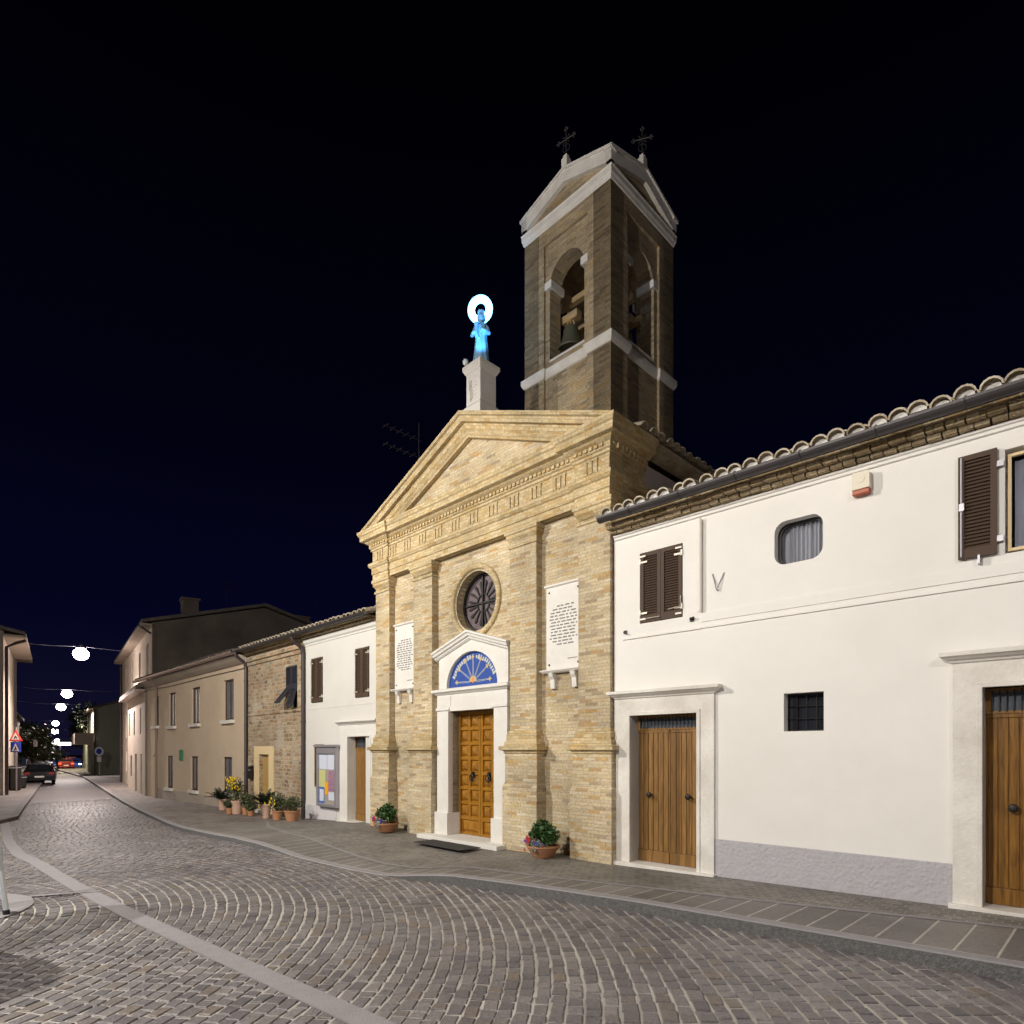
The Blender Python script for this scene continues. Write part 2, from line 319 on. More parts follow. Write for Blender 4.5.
    def sweep(s, path, N, prof, closed=False, caps=True):
        """path in a plane with normal N; profile (a,b): a to the path's left-hand side in plane, b along N; mitred"""
        N = Vector(N); P = [Vector(p) for p in path]; n = len(P); rings = []
        for i, p in enumerate(P):
            if closed: d0 = (p-P[i-1]).normalized(); d1 = (P[(i+1)%n]-p).normalized()
            else:
                d0 = (p-P[i-1]).normalized() if i else (P[1]-p).normalized()
                d1 = (P[i+1]-p).normalized() if i < n-1 else d0
            a0 = d0.cross(N); a1 = d1.cross(N); mt = (a0+a1); mt = mt/ max(mt.dot(a0), .2)
            L = []; cum = 0
            rings.append([s.add(p + mt*a + N*b) for a, b in prof])
        seg = list(zip(range(n), list(range(1,n))+([0] if closed else [])))
        cum = 0; m = len(prof)
        for i, j in seg:
            ln = (P[j]-P[i]).length; q = 0
            for k in range(m-1):
                h = math.hypot(prof[k+1][0]-prof[k][0], prof[k+1][1]-prof[k][1])
                s.f.append([rings[i][k], rings[j][k], rings[j][k+1], rings[i][k+1]])
                s.uv[len(s.f)-1] = [(cum,q),(cum+ln,q),(cum+ln,q+h),(cum,q+h)]
                q += h
            cum += ln
        if caps and not closed:
            s.f.append(rings[0][::-1]); s.f.append(rings[-1])
        return s
    def build(s, name, m, parent=None, loc=None, smooth=False, bevel=0):
        me = bpy.data.meshes.new(name); me.from_pydata([tuple(v) for v in s.v], [], s.f); me.update()
        ul = me.uv_layers.new(name='UVMap').data
        for p in me.polygons:
            if p.index in s.uv:
                for li, q in zip(p.loop_indices, s.uv[p.index]): ul[li].uv = q
                continue
            nx, ny, nz = abs(p.normal.x), abs(p.normal.y), abs(p.normal.z)
            for li in p.loop_indices:
                c = me.vertices[me.loops[li].vertex_index].co
                ul[li].uv = (c.y, c.z) if nx >= ny and nx > nz else ((c.x, c.z) if ny > nz else (c.x, c.y))
        if smooth:
            for p in me.polygons: p.use_smooth = True
        for mm in (m if isinstance(m, (list, tuple)) else [m]): me.materials.append(mm)
        o = bpy.data.objects.new(name, me); COL.objects.link(o)
        if parent: o.parent = parent
        if loc: o.location = loc
        if bevel:
            b = o.modifiers.new('bevel', 'BEVEL'); b.width = bevel; b.segments = 2; b.limit_method = 'ANGLE'; b.angle_limit = R(40)
        return o
def tag(o, label, cat, group=None):
    o['label'] = label; o['category'] = cat
    if group: o['group'] = group
    return o
def thing(name, label, cat, loc=(0,0,0), rz=0, group=None):
    o = bpy.data.objects.new(name, None); COL.objects.link(o); o.empty_display_size = .3
    o.location = loc; o.rotation_euler = (0,0,rz); return tag(o, label, cat, group)
def struct(name, mb, m, **k):
    o = mb.build(name, m, **k); o['kind'] = 'structure'; return o
def rect(x0, x1, z0, z1): return [(x0,z0),(x1,z0),(x1,z1),(x0,z1)]
def circ(cx, cz, r, n=40, a0=0, a1=360, sx=1, sz=1):
    k = n if a1-a0 >= 360 else n+1
    return [(cx+r*sx*math.cos(R(a0+(a1-a0)*i/n)), cz+r*sz*math.sin(R(a0+(a1-a0)*i/n))) for i in range(k)]

# ---------------------------------------------------------------- the ground: u runs down the street to the right, v runs from the road to the facades
UX, UY, VX, VY = .7046, -.7096, .7096, .7046
GK = [(-400,-.9),(-100,-.6),(-50,-.42),(-30,-.36),(-17,-.17),(-13,0),(-5.75,0),(0,.126),(6,.25),(60,.3)]
def interp(T, u):
    if u <= T[0][0]: return T[0][1]
    for a, b in zip(T, T[1:]):
        if u <= b[0]: return a[1]+(b[1]-a[1])*(u-a[0])/(b[0]-a[0])
    return T[-1][1]
def gu(u): return interp(GK, u)
def g(x, y): return gu(x*UX+y*UY)
def wp(u, v, dz=0): return (u*UX+v*VX, u*UY+v*VY, gu(u)+dz)
ROAD = -.12
KERB = [(-120,15),(-64,10.8),(-44.2,8.3),(-25,5.82),(-18.7,5.1),(-14.9,4.86),(-12.7,4.80),(-11.2,4.90),(-10.1,4.92),(-8.8,4.99),(-7.6,5.2),(-7.07,5.42),(-5.7,5.78),(-4,5.98),(-2.2,6.05),(-.55,6.12),(8,6.6)]
KH = [(-120,.10),(-12,.10),(-10.6,.02),(-8.0,.015),(-6.8,.13),(8,.13)]
INNER = [(-17.5,7.6),(-16.35,6.9),(-14.67,6.2),(-12.86,5.82),(-11.5,5.82),(-10.5,5.78),(-9.4,5.62),(-8.6,5.60),(-7.9,5.75),(-7.3,6.02),(-6.75,6.2),(-5.6,6.45),(-4.4,6.7),(-2.55,7.05),(-.67,7.48),(2.2,8.1)]
STRIP = [(-27,2.3),(-22,1.93),(-18.5,1.66),(-14.8,1.5),(-12.3,1.58),(-10.4,1.67),(-8.1,1.84),(-5.8,2.08),(-3.76,2.24),(0,2.45),(3,2.6)]
b = MB()
us = sorted({u for u, _ in GK} | {-300,-200,-150,-75})
vs = [-300,-60,-20,0,20,60,300]
for a, c in zip(us, us[1:]):
    for d, f in zip(vs, vs[1:]):
        b.poly([wp(a,d,ROAD-.03), wp(c,d,ROAD-.03), wp(c,f,ROAD-.03), wp(a,f,ROAD-.03)])
struct('ground', b, M['asphalt'])

def frange(a, b_, st):
    n = max(1, int(math.ceil((b_-a)/st))); return [a+(b_-a)*i/n for i in range(n+1)]
U_NEAR = (-27, 5)
bed = MB()
uu = frange(-33.5, 5, .5)
for a, c in zip(uu, uu[1:]):
    bed.poly([wp(a,-8,ROAD-.008), wp(c,-8,ROAD-.008), wp(c,interp(KERB,c),ROAD-.008), wp(a,interp(KERB,a),ROAD-.008)])
struct('road_bed', bed, M['joint'])
# stone setts: concentric rows, every sett its own slightly tilted block
def visible(x, y):
    return y > 3.3 and -.96 < x/y < .95
cob = MB(); cnt = 0
CC = (-8.0, 5.4); row = .126
def quadstone(P, z):
    c = Vector((sum(p[0] for p in P)/4, sum(p[1] for p in P)/4, 0))
    J = [Vector((p[0]+rnd.uniform(-.009,.009), p[1]+rnd.uniform(-.009,.009), 0)) for p in P]
    h = z+rnd.uniform(-.003,.003); tx, ty = rnd.uniform(-.02,.02), rnd.uniform(-.02,.02)
    lo = [cob.add((p.x,p.y,z-.02)) for p in J]
    mi = [cob.add((p.x,p.y,h-.004+(p.x-c.x)*tx+(p.y-c.y)*ty)) for p in J]
    T = [p.lerp(c, .11) for p in J]
    to = [cob.add((p.x,p.y,h+.003+(p.x-c.x)*tx+(p.y-c.y)*ty)) for p in T]
    for k in range(4):
        j = (k+1) % 4
        cob.f.append([lo[k],lo[j],mi[j],mi[k]]); cob.f.append([mi[k],mi[j],to[j],to[k]])
    cob.f.append(to)
r0 = 1.2
while r0 < 34:
    rw = row*rnd.uniform(.94,1.06); jt = .021+rnd.uniform(-.004,.005)
    a = -1.7+rnd.random()*.1
    while a < 2.6:
        ln = rnd.uniform(.11,.20); da = ln/r0; am = a+da/2; rm = r0+rw/2
        x, y = CC[0]+rm*math.cos(am), CC[1]+rm*math.sin(am)
        u, v = x*UX+y*UY, x*VX+y*VY
        if -33.5 < u < 4.5 and visible(x, y):
            vs_, vk = interp(STRIP,u), interp(KERB,u)
            if -8 < v < vk+.06:
                dq = math.hypot(x+6.9, y-7.0)
                if True:
                    wob = [.012*math.sin(7*q+r0*3) for q in (a, a+da)]
                    P = []
                    for aa, rr, wv in ((a+jt/2/r0, r0+jt/2, wob[0]),(a+jt/2/r0, r0+rw-jt/2, wob[0]),(a+da-jt/2/r0, r0+rw-jt/2, wob[1]),(a+da-jt/2/r0, r0+jt/2, wob[1])):
                        P.append((CC[0]+(rr+wv)*math.cos(aa), CC[1]+(rr+wv)*math.sin(aa)))
                    quadstone(P[::-1], g(x,y)+ROAD); cnt += 1
        a += da
    r0 += rw
print('setts', cnt)
struct('road_setts', cob, M['sett'])
def ribbon(T1, T2, us_, z1, z2, uvw=True):
    mb = MB(); cum = 0
    for a, c in zip(us_, us_[1:]):
        p = [(a,T1(a)),(c,T1(c)),(c,T2(c)),(a,T2(a))]
        zz = [z1(a), z1(c), z2(c), z2(a)]
        mb.poly([wp(q[0],q[1],z) for q, z in zip(p, zz)], [(q[0], q[1]) if uvw else (q[0], (0 if i < 2 else 1)*(abs(T2(a)-T1(a)))) for i, q in enumerate(p)])
    return mb
K = lambda u: interp(KERB,u)
kz = lambda u: ROAD+interp(KH,u)
# light strip across the road
st = MB(); uu = frange(-27,3,.35)
for a, c in zip(uu, uu[1:]):
    for dv0, dv1, z0, z1 in ((-.1,-.1,ROAD-.02,ROAD+.010),(-.1,.1,ROAD+.010,ROAD+.010),(.1,.1,ROAD+.010,ROAD-.02)):
        v1, v2 = interp(STRIP,a), interp(STRIP,c)
        st.poly([wp(a,v1+dv0,z0), wp(c,v2+dv0,z0), wp(c,v2+dv1,z1), wp(a,v1+dv1,z1)])
struct('road_stone_strip', st, M['strip'])
st = MB(); x0, y0, x1, y1 = -6.28, 7.89, -5.55, 8.19; gz = g(-6,8)+ROAD+.016
st.poly([(x0,y0,gz),(x1,y1,gz),(x1-.03,y1+.08,gz),(x0-.03,y0+.08,gz)])
A = [R(-60+i*8) for i in range(22)]
for p, q in zip(A, A[1:]):
    st.poly([(-6.9+r_*math.cos(t), 7.0+r_*math.sin(t), gz-.004) for r_, t in ((.84,p),(1.1,p),(1.1,q),(.84,q))])
struct('road_stone_ring', st, M['strip'])
# right pavement
uu = sorted(set(frange(-120,8,.5)) | {u for u, _ in KERB} | {u for u, _ in INNER if u > -17})
kb = MB(); kt = MB()
for a, c in zip(uu, uu[1:]):
    for i_, (d0, za0, zc0, d1, za1, zc1) in enumerate(((0, ROAD-.05, ROAD-.05, 0, kz(a)-.012, kz(c)-.012), (0, kz(a)-.012, kz(c)-.012, .014, kz(a), kz(c)), (.014, kz(a), kz(c), .13, kz(a)+.001, kz(c)+.001))):
        (kb if i_ == 0 else kt).poly([wp(a,K(a)+d0,za0), wp(c,K(c)+d0,zc0), wp(c,K(c)+d1,zc1), wp(a,K(a)+d1,za1)])
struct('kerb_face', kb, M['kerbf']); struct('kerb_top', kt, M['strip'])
ui = [u for u in uu if -16.35 <= u <= 2.2]
I = lambda u: interp(INNER,u)
def iz(u): return min(kz(u)+.02 if u < -6.8 else kz(u), 0) + (0.0)
sl = ribbon(lambda u: K(u)+.13, I, ui, lambda u: kz(u)+.001, iz, uvw=False)
struct('pavement_slab_course', sl, M['slab'])
il = ribbon(lambda u: I(u)-.035, lambda u: I(u)+.045, ui, lambda u: iz(u)+.005, lambda u: iz(u)+.005)
struct('pavement_line', il, M['strip'])
ln2 = MB(); P = [(-19.2,5.2),(-18.6,6.0),(-17.6,6.9),(-16.35,6.9)]
for a, c in zip(P, P[1:]):
    ln2.poly([wp(a[0],a[1],-.0), wp(c[0],c[1],-.0), wp(c[0],c[1]+.1,-.0), wp(a[0],a[1]+.1,-.0)])
pv = ribbon(I, lambda u: 8.9, ui, iz, lambda u: 0.0)
struct('pavement', pv, M['paver'])
uf = [u for u in uu if u <= -16.35] 
pf = ribbon(lambda u: K(u)+.13, lambda u: max(8.9, K(u)+6), uf, lambda u: kz(u)+.001, lambda u: 0.0)
struct('far_pavement', pf, M['paverl'])
ue = [2.2,4,8]
pe = ribbon(lambda u: K(u)+.13, lambda u: 8.9, ue, lambda u: kz(u)+.001, lambda u: 0.0); struct('pavement_end', pe, M['slab'])
yl = ribbon(lambda u: K(u)-.34, lambda u: K(u)-.22, frange(-34,-24,1), lambda u: ROAD-.006, lambda u: ROAD-.006); struct('worn_edge_line', yl, M['roadp'])

# left pavement with kerb
LK = [(-18.5,15.6),(-16.2,16.2),(-15.0,16.9),(-15.0,17.8),(-15.6,19.2),(-18.76,23.4),(-29.0,37.3),(-48.7,64.3),(-75,99)]
lp = MB(); lk = MB(); ly_ = MB()
D2 = Vector((-.6008,.7994,0)); N2 = Vector((.7994,.6008,0))
def gw(x, y, dz=0): return (x, y, g(x,y)+dz)
for (ax, ay), (bx, by) in zip(LK, LK[1:]):
    d = Vector((bx-ax, by-ay, 0)).normalized(); n_ = Vector((-d.y, d.x, 0))
    for k in range(4):
        p = Vector((ax+(bx-ax)*k/4, ay+(by-ay)*k/4, 0)); q = Vector((ax+(bx-ax)*(k+1)/4, ay+(by-ay)*(k+1)/4, 0))
        lk.poly([gw(p.x,p.y,ROAD-.05), gw(p.x,p.y,ROAD+.12), gw(q.x,q.y,ROAD+.12), gw(q.x,q.y,ROAD-.05)])
        lk.poly([gw(p.x,p.y,ROAD+.12), gw(p.x+n_.x*.2,p.y+n_.y*.2,ROAD+.122), gw(q.x+n_.x*.2,q.y+n_.y*.2,ROAD+.122), gw(q.x,q.y,ROAD+.12)])
        w0, w1 = Vector((-9,-5,0)), Vector((-9,-5,0))
        lp.poly([gw(p.x+n_.x*.2,p.y+n_.y*.2,ROAD+.12), gw(p.x-9,p.y-4,ROAD+.12), gw(q.x-9,q.y-4,ROAD+.12), gw(q.x+n_.x*.2,q.y+n_.y*.2,ROAD+.12)])
    if ay > 20:
        ly_.poly([gw(ax-n_.x*.35,ay-n_.y*.35,ROAD+.0), gw(ax-n_.x*.22,ay-n_.y*.22,ROAD+.0), gw(bx-n_.x*.22,by-n_.y*.22,ROAD+.0), gw(bx-n_.x*.35,by-n_.y*.35,ROAD+.0)])
struct('left_kerb', lk, M['kerb']); struct('left_pavement', lp, M['paverl'])

# ---------------------------------------------------------------- roofs of half-round tiles
def coppi(mb, x0, x1, y0, z0, slope, rows, pitch=.23, rowlen=.36, r=.095, seg=5, plug=None, jit=1.0):
    """cover tiles over pan tiles, eave at (y0,z0), rising along +y"""
    n = int((x1-x0)/pitch); ca, sa = math.cos(slope), math.sin(slope)
    L = rows*rowlen
    mb.poly([(x0,y0+.02,z0-.03),(x1,y0+.02,z0-.03),(x1,y0+L*ca,z0-.03+L*sa),(x0,y0+L*ca,z0-.03+L*sa)])
    for i in range(n+1):
        cx = x0+pitch*(i+.5)
        if cx > x1: break
        for j in range(rows):
            jx = rnd.uniform(-.009,.009)*jit; js = rnd.uniform(-.02,.02)*jit; lift = .03 + rnd.uniform(-.006,.008)*jit
            a0 = j*rowlen-.03+js; a1 = (j+1)*rowlen+.02; ra, rb = r*1.12, r*.82
            rings = []
            for s_, rr, dz in ((a0, ra, lift), (a0, ra-.018, lift-.004), (a1, rb, 0)):
                rings.append([mb.add((cx+jx+rr*math.cos(math.pi*k/seg), y0+s_*ca-rr*math.sin(math.pi*k/seg)*sa, z0+s_*sa+dz+rr*math.sin(math.pi*k/seg)*ca*.9)) for k in range(seg+1)])
            A, B_, C_ = rings
            if plug is not None and j == 0:
                rr = ra-.02; s_ = a0+.045+rnd.uniform(0,.02); plug.poly([(cx+jx+rr*math.cos(math.pi*k/8), y0+s_*ca, z0+s_*sa+lift-.02+rr*math.sin(math.pi*k/8)*ca*.88*rnd.uniform(.93,1)) for k in range(9)][::-1])
            for k in range(seg):
                mb.f.append([A[k+1],A[k],B_[k],B_[k+1]]); mb.f.append([A[k],A[k+1],C_[k+1],C_[k]])
    return mb

# ---------------------------------------------------------------- THE CHURCH
O = Vector((1.594, 9.69, 0)); RC = math.atan2(UY, UX)
church = thing('church', 'pale brick church with pilasters, pediment and round window, left of the long white house', 'church', O, RC)
CX = -3.42
PIL = [(-.65,.0), (-2.27,-1.6), (-5.30,-4.63), (-6.82,-6.25)]
rose_c = (-3.40, 4.78)
w = MB()
w.plate(rect(-6.85,-.05,-.6,6.6), [circ(*rose_c, .60), rect(-4.12,-2.74,-.05,2.6)], .10, .42, back=False)
w.build('wall', M['brick'], church)
w = MB(); w.box(-6.80,-6.5,.43,9,-.6,6.7).box(-.42,-.10,.9,9,-.6,6.75).box(-6.5,-.42,8.7,9,-.6,6.7)
w.build('side_wall', M['plinth_pale'], church)
for x0, x1 in PIL:
    pl_ = MB(); xa, xb = x0, x1
    end = .9 if x1 > -.1 or x0 < -6.8 else .3
    if x1 > -.1 or x0 < -6.8: pass
    pl_.box(xa, xb, -.05, end, 1.8, 5.83)
    pl_.box(xa-.07, xb+.07, -.11, end, 1.2, 1.80)
    pl_.box(xa-.10, xb+.10, -.15, end, -.6, 1.14)
    # sloped weathering between flare and block
    for (a, y_, z_), (c, y2, z2) in (((.10,-.15,1.14),(.07,-.11,1.20)),):
        q = [(xa-a,y_,z_),(xb+a,y_,z_),(xb+c,y2,z2),(xa-c,y2,z2)]
        pl_.poly(q); pl_.poly([(xb+a,y_,z_),(xb+a,end,z_),(xb+c,end,z2),(xb+c,y2,z2)]); pl_.poly([(xa-a,end,z_),(xa-a,y_,z_),(xa-c,y2,z2),(xa-c,end,z2)])
    o = pl_.build('pilaster', M['brick'], church, bevel=.008)
    mo = MB(); path = [(xb,end,0),(xb,-.05,0),(xa,-.05,0),(xa,end,0)][::-1]
    mo.sweep(path, (0,0,1), [(.06,1.73),(.085,1.75),(.085,1.785),(.15,1.805),(.15,1.87),(.075,1.88),(.075,1.95),(.045,1.96),(.045,2.09),(.018,2.10),(.018,2.15),(0,2.16)])
    mo.build('base_moulding', M['brick_trim'], o); mo = MB()
    mo.sweep(path, (0,0,1), [(0,5.50),(.025,5.51),(.025,5.56),(0,5.57),(0,5.62),(.03,5.66),(.05,5.68),(.05,5.74),(.075,5.76),(.075,5.829),(0,5.829)])
    mo.build('capital', M['brick_trim'], o)
en = MB()
epath = [(-6.86,.9,0),(-6.86,-.11,0),(-6.22,-.11,0),(-6.22,-.06,0),(-.68,-.06,0),(-.68,-.11,0),(.03,-.11,0),(.03,.9,0)]
en.sweep(epath, (0,0,1), [(0,5.83),(0,5.96),(.02,5.965),(.02,6.10),(.05,6.12),(.08,6.16),(.08,6.22),(.03,6.25),(0,6.26),(0,6.50),(.03,6.52),(.03,6.56),(.06,6.58),(.06,6.66),(.11,6.69),(.14,6.72),(.22,6.74),(.22,6.84),(.25,6.87),(.27,6.93),(.27,6.96),(-.2,6.97)], caps=False)
en.box(-6.83,0.0,.0,.9,5.84,6.95)
eo = en.build('entablature', M['brick_trim'], church)
tr = MB()
x = -.58
xs = [-.34-.0]; k = -1.05
while k > -6.2: xs.append(k); k -= .56
xs.append(-6.56)
for xc in xs:
    yb = -.11 if (xc > -.68 or xc < -6.22) else -.06
    for q in (-.105, 0, .105): tr.box(xc+q-.034, xc+q+.034, yb-.020, yb+.01, 6.265, 6.48)
    tr.box(xc-.15, xc+.15, yb-.022, yb+.01, 6.46, 6.497)
tr.build('triglyph_frieze', M['brick_trim'], church)
de = MB(); x = -6.82
while x < 0:
    yb = -.11 if (x > -.70 or x < -6.25) else -.06
    de.box(x, x+.055, yb-.088, yb-.058, 6.60, 6.655); x += .105
y = 0
while y < .8:
    de.box(.088, .13, y, y+.055, 6.585, 6.655); y += .105
de.build('dentil_course', M['brick_trim'], church)
# pediment
apz, tipz, hw = 8.44, 6.99, 3.66
sl_ = math.atan2(apz-tipz, hw)
ty = MB(); ty.plate([(-7.0,6.965),(.1,6.965),(CX,8.36)], [], .03, .6); ty.build('tympanum', M['brick'], church)
rk = MB(); t_ = .40
def rp_(dx): return (CX+dx, 0, apz-abs(dx)*math.tan(sl_))
rk.sweep([(rp_(hw)),(rp_(0)),(rp_(-hw))], (0,-1,0),
         [(-.40,-.02),(-.40,.07),(-.36,.09),(-.33,.12),(-.30,.12),(-.27,.15),(-.17,.17),(-.17,.25),(-.13,.27),(-.08,.28),(-.06,.33),(0,.33),(0,-.9)][::-1], caps=True)
rk.build('raking_cornice', M['brick_trim'], church)
rf = MB()
for sgn in (1,-1):
    o_ = rf.m.copy()
    rf.m = Matrix.Translation((CX + sgn*(hw+.05), 0, tipz-.02)) @ Matrix.Rotation(sgn*math.pi/2, 4, 'Z')
    if sgn > 0: coppi(rf, .35, 9.0, 0, 0, sl_, 11, pitch=.24)
    else: coppi(rf, -9.0, -.35, 0, 0, sl_, 11, pitch=.24)
    rf.m = o_
rf.box(-.12,.26,.4,9,6.88,6.94); rf.box(-7.2,-6.8,.4,9,6.88,6.94)
rf.build('roof', M['tile'], church)
# round window
rw = MB(); N = 48
ring_prof = [(.63,.36),(.63,.16),(.67,.14),(.67,.06),(.70,.045),(.75,.05),(.78,.07),(.78,.11)]
rw_rings = []
for k in range(N):
    t = 2*math.pi*k/N; rw_rings.append([rw.add((rose_c[0]+(r_-.03)*math.cos(t), y_, rose_c[1]+(r_-.03)*math.sin(t))) for r_, y_ in ring_prof])
for k in range(N):
    A_, B_ = rw_rings[k], rw_rings[(k+1)%N]
    for j in range(len(ring_prof)-1): rw.f.append([A_[j],A_[j+1],B_[j+1],B_[j]][::-1])
rwo = MB(); rose = rw.build('round_window', M['brick_trim'], church, smooth=True)
gl = MB(); gl.plate(circ(*rose_c,.60), [], .33, .36); gl.build('leaded_pane', M['rose'], rose)
tc_ = MB()
tc_.box(rose_c[0]-.018,rose_c[0]+.018,.28,.325,rose_c[1]-.58,rose_c[1]+.58); tc_.box(rose_c[0]-.58,rose_c[0]+.58,.285,.325,rose_c[1]-.015,rose_c[1]+.015)
tc_.plate(circ(*rose_c,.595),[circ(*rose_c,.55)],.28,.33)
for k in range(16):
    t = R(22.5*k+11.25); c_, s_ = math.cos(t), math.sin(t)
    pts = []
    for r_, wd in ((.17,.006),(.30,.016),(.40,.030),(.44,.018),(.46,.0)): pts.append((r_, wd))
    poly = [(rose_c[0]+r_*c_-wd*s_, rose_c[1]+r_*s_+wd*c_) for r_, wd in pts]+[(rose_c[0]+r_*c_+wd*s_, rose_c[1]+r_*s_-wd*c_) for r_, wd in pts[-2::-1]]
    tc_.plate(poly[::-1], [], .30, .328)
tc_.plate(circ(*rose_c,.19),[circ(*rose_c,.165)],.30,.328)
tc_.build('tracery', M['iron'], rose)
# portal
PX = -3.43
po = MB()
po.plate([(PX-1.06,0.0),(PX-.69,0.0),(PX-.69,2.60),(PX+.69,2.60),(PX+.69,0.0),(PX+1.06,0.0),(PX+1.06,2.98),(PX-1.06,2.98)], [], -.02, .34)
po.box(PX-1.12,PX-.66,-.07,.3,-.05,.50).box(PX+.66,PX+1.12,-.07,.3,-.05,.50)
po.plate([(PX-.98,2.70),(PX-.60,2.70),(PX-.60,2.92),(PX-.98,2.92)],[],-.03,.0)
po.box(PX-.79,PX-.69,.06,.3,0,2.60).box(PX+.69,PX+.72,.06,.3,0,2.6)
for xa, xb in ((PX-1.08,PX-.64),(PX+.64,PX+1.08)): po.box(xa,xb,-.045,.1,2.62,2.68)
po.sweep([(PX-1.06,.12,0),(PX-1.06,-.02,0),(PX+1.06,-.02,0),(PX+1.06,.12,0)], (0,0,1), [(0,2.94),(.02,2.95),(.04,2.97),(.06,2.99),(.09,3.0),(.09,3.05),(0,3.07)])
LN = (PX, 3.07)
half = circ(LN[0], LN[1]+.01, .77, 32, 0, 180, 1, .90)
po.plate([(PX-1.02,3.07),(PX+1.02,3.07),(PX+1.02,3.73),(PX,4.04),(PX-1.02,3.73)], [half], -.0, .12)
po.sweep([(PX+1.11,0,3.72),(PX,0,4.06),(PX-1.11,0,3.72)], (0,-1,0), [(-.05,-.1),(-.05,.02),(-.02,.05),(0,.05),(.02,.09),(.06,.10),(.08,.13),(.12,.13),(.12,-.1)][::-1])
po.box(PX+1.0,PX+1.06,.003,.1,3.07,3.70)
portal = po.build('portal', M['marble'], church, bevel=.006)
ss = MB(); ss.box(PX-1.3,PX+1.15,-.38,.36,-.3,.045); ss.build('doorstep', M['marble'], church, bevel=.01)
lu = MB(); lu.plate(half, [], .075, .11); luo = lu.build('lunette', M['blue'], church)
ra = MB()
cx_, cz_ = LN[0]-.01, LN[1]+.10
for a_ in (2, 33, 62, 90, 118, 147, 178):
    t = R(a_); c_, s_ = math.cos(t), math.sin(t); r1, r2 = .10, .50 if a_ not in (2,178) else .52
    for off in (-.014,.014):
        ra.plate([(cx_+r1*c_-off*s_-.004*s_, cz_+r1*s_+off*c_+.004*c_),(cx_+r1*c_-off*s_+.004*s_, cz_+r1*s_+off*c_-.004*c_),(cx_+r2*c_-off*.5*s_+.004*s_, cz_+r2*s_+off*.5*c_-.004*c_),(cx_+r2*c_-off*.5*s_-.004*s_, cz_+r2*s_+off*.5*c_+.004*c_)],[],.069,.076)
for k in range(24):   # ring of worn lettering round the arch, too worn to read
    if k in (11,12): continue
    a_ = 22+k*5.9; t = R(a_); rr = .655+rnd.uniform(-.01,.01)
    x_, z_ = LN[0]+rr*math.cos(t), LN[1]+.01+rr*.9*math.sin(t)
    w_, h_ = rnd.uniform(.018,.032), rnd.uniform(.03,.05); c_, s_ = math.cos(t-math.pi/2), math.sin(t-math.pi/2)
    ra.plate([(x_+a*c_-b2*s_, z_+a*s_+b2*c_) for a, b2 in ((-w_,-h_),(w_,-h_),(w_*.6,h_),(-w_*.8,h_))],[],.070,.076)
ra.build('ray_inlay', M['palec'], luo)
go = MB()
for a_ in (2, 33, 62, 90, 118, 147, 178):
    t = R(a_); c_, s_ = math.cos(t), math.sin(t); r1 = .50
    go.plate([(cx_+(r1+a*1.0)*c_-b2*s_, cz_+(r1+a)*s_+b2*c_) for a, b2 in ((-.05,-.012),(-.012,-.02),(-.012,-.045),(.012,-.045),(.012,-.02),(.05,-.012),(.05,.012),(.012,.02),(.012,.045),(-.012,.045),(-.012,.02),(-.05,.012))],[],.064,.070)
go.plate(circ(cx_,cz_+.0,.105,20,0,180,1,1.1),[],.066,.076); go.build('gold_inlay', M['gold'], luo)
oi = MB(); oi.plate(circ(cx_,cz_+.03,.045,12,0,360,.8,1.3),[],.060,.066); oi.build('flame_inlay', M['orange'], luo)
# coffered doors
for sgn in (-1,1):
    dl = MB(); xa, xb = (PX-.69, PX-.005) if sgn < 0 else (PX+.005, PX+.69)
    dl.box(xa,xb,.30,.36,.05,2.60); nrow = 8
    cols = [(xa+.06, xa+.315),(xa+.375, xb-.055)]
    z = .40; hh = (2.55-z)/7
    cells = [(c0,c1,z+i*hh+.03,z+(i+1)*hh-.03) for i in range(7) for c0,c1 in cols]+[(xa+.06,xb-.055,.10,.36)]
    dl.plate(rect(xa,xb,.05,2.6), [rect(*c) for c in cells], .265, .301, back=False)
    for c0,c1,z0,z1 in cells:
        m0, m1 = (c1-c0)*.18, (z1-z0)*.18
        a = [(c0+.02,.298,z0+.02),(c1-.02,.298,z0+.02),(c1-.02,.298,z1-.02),(c0+.02,.298,z1-.02)]
        i_ = [(c0+m0+.02,.262,z0+m1+.02),(c1-m0-.02,.262,z0+m1+.02),(c1-m0-.02,.262,z1-m1-.02),(c0+m0+.02,.262,z1-m1-.02)]
        for k in range(4): dl.poly([a[k],a[(k+1)%4],i_[(k+1)%4],i_[k]])
        if z0 > .38:
            cc = ((c0+c1)/2,.235,(z0+z1)/2)
            for k in range(4): dl.poly([i_[k],i_[(k+1)%4],cc])
        else: dl.poly(i_)
    do = dl.build('door', M['churchwood'], church)
    hd = MB(); hx, hz = (xb-.22 if sgn < 0 else xa+.26), 1.26
    hd.sphere((hx,.235,hz+.05),.035); hd.tube([(hx+.06*math.sin(t),.215,hz-.03-.065*math.cos(t)) for t in [2*math.pi*i/14 for i in range(15)]],.012,6); hd.box(hx-.045,hx+.045,.255,.268,hz-.08,hz+.1)
    hd.build('ring_handle', M['iron'], do)
church_M = Matrix.Translation(O) @ Matrix.Rotation(RC, 4, 'Z')
def cw(x, y, z=0): return church_M @ Vector((x, y, z))
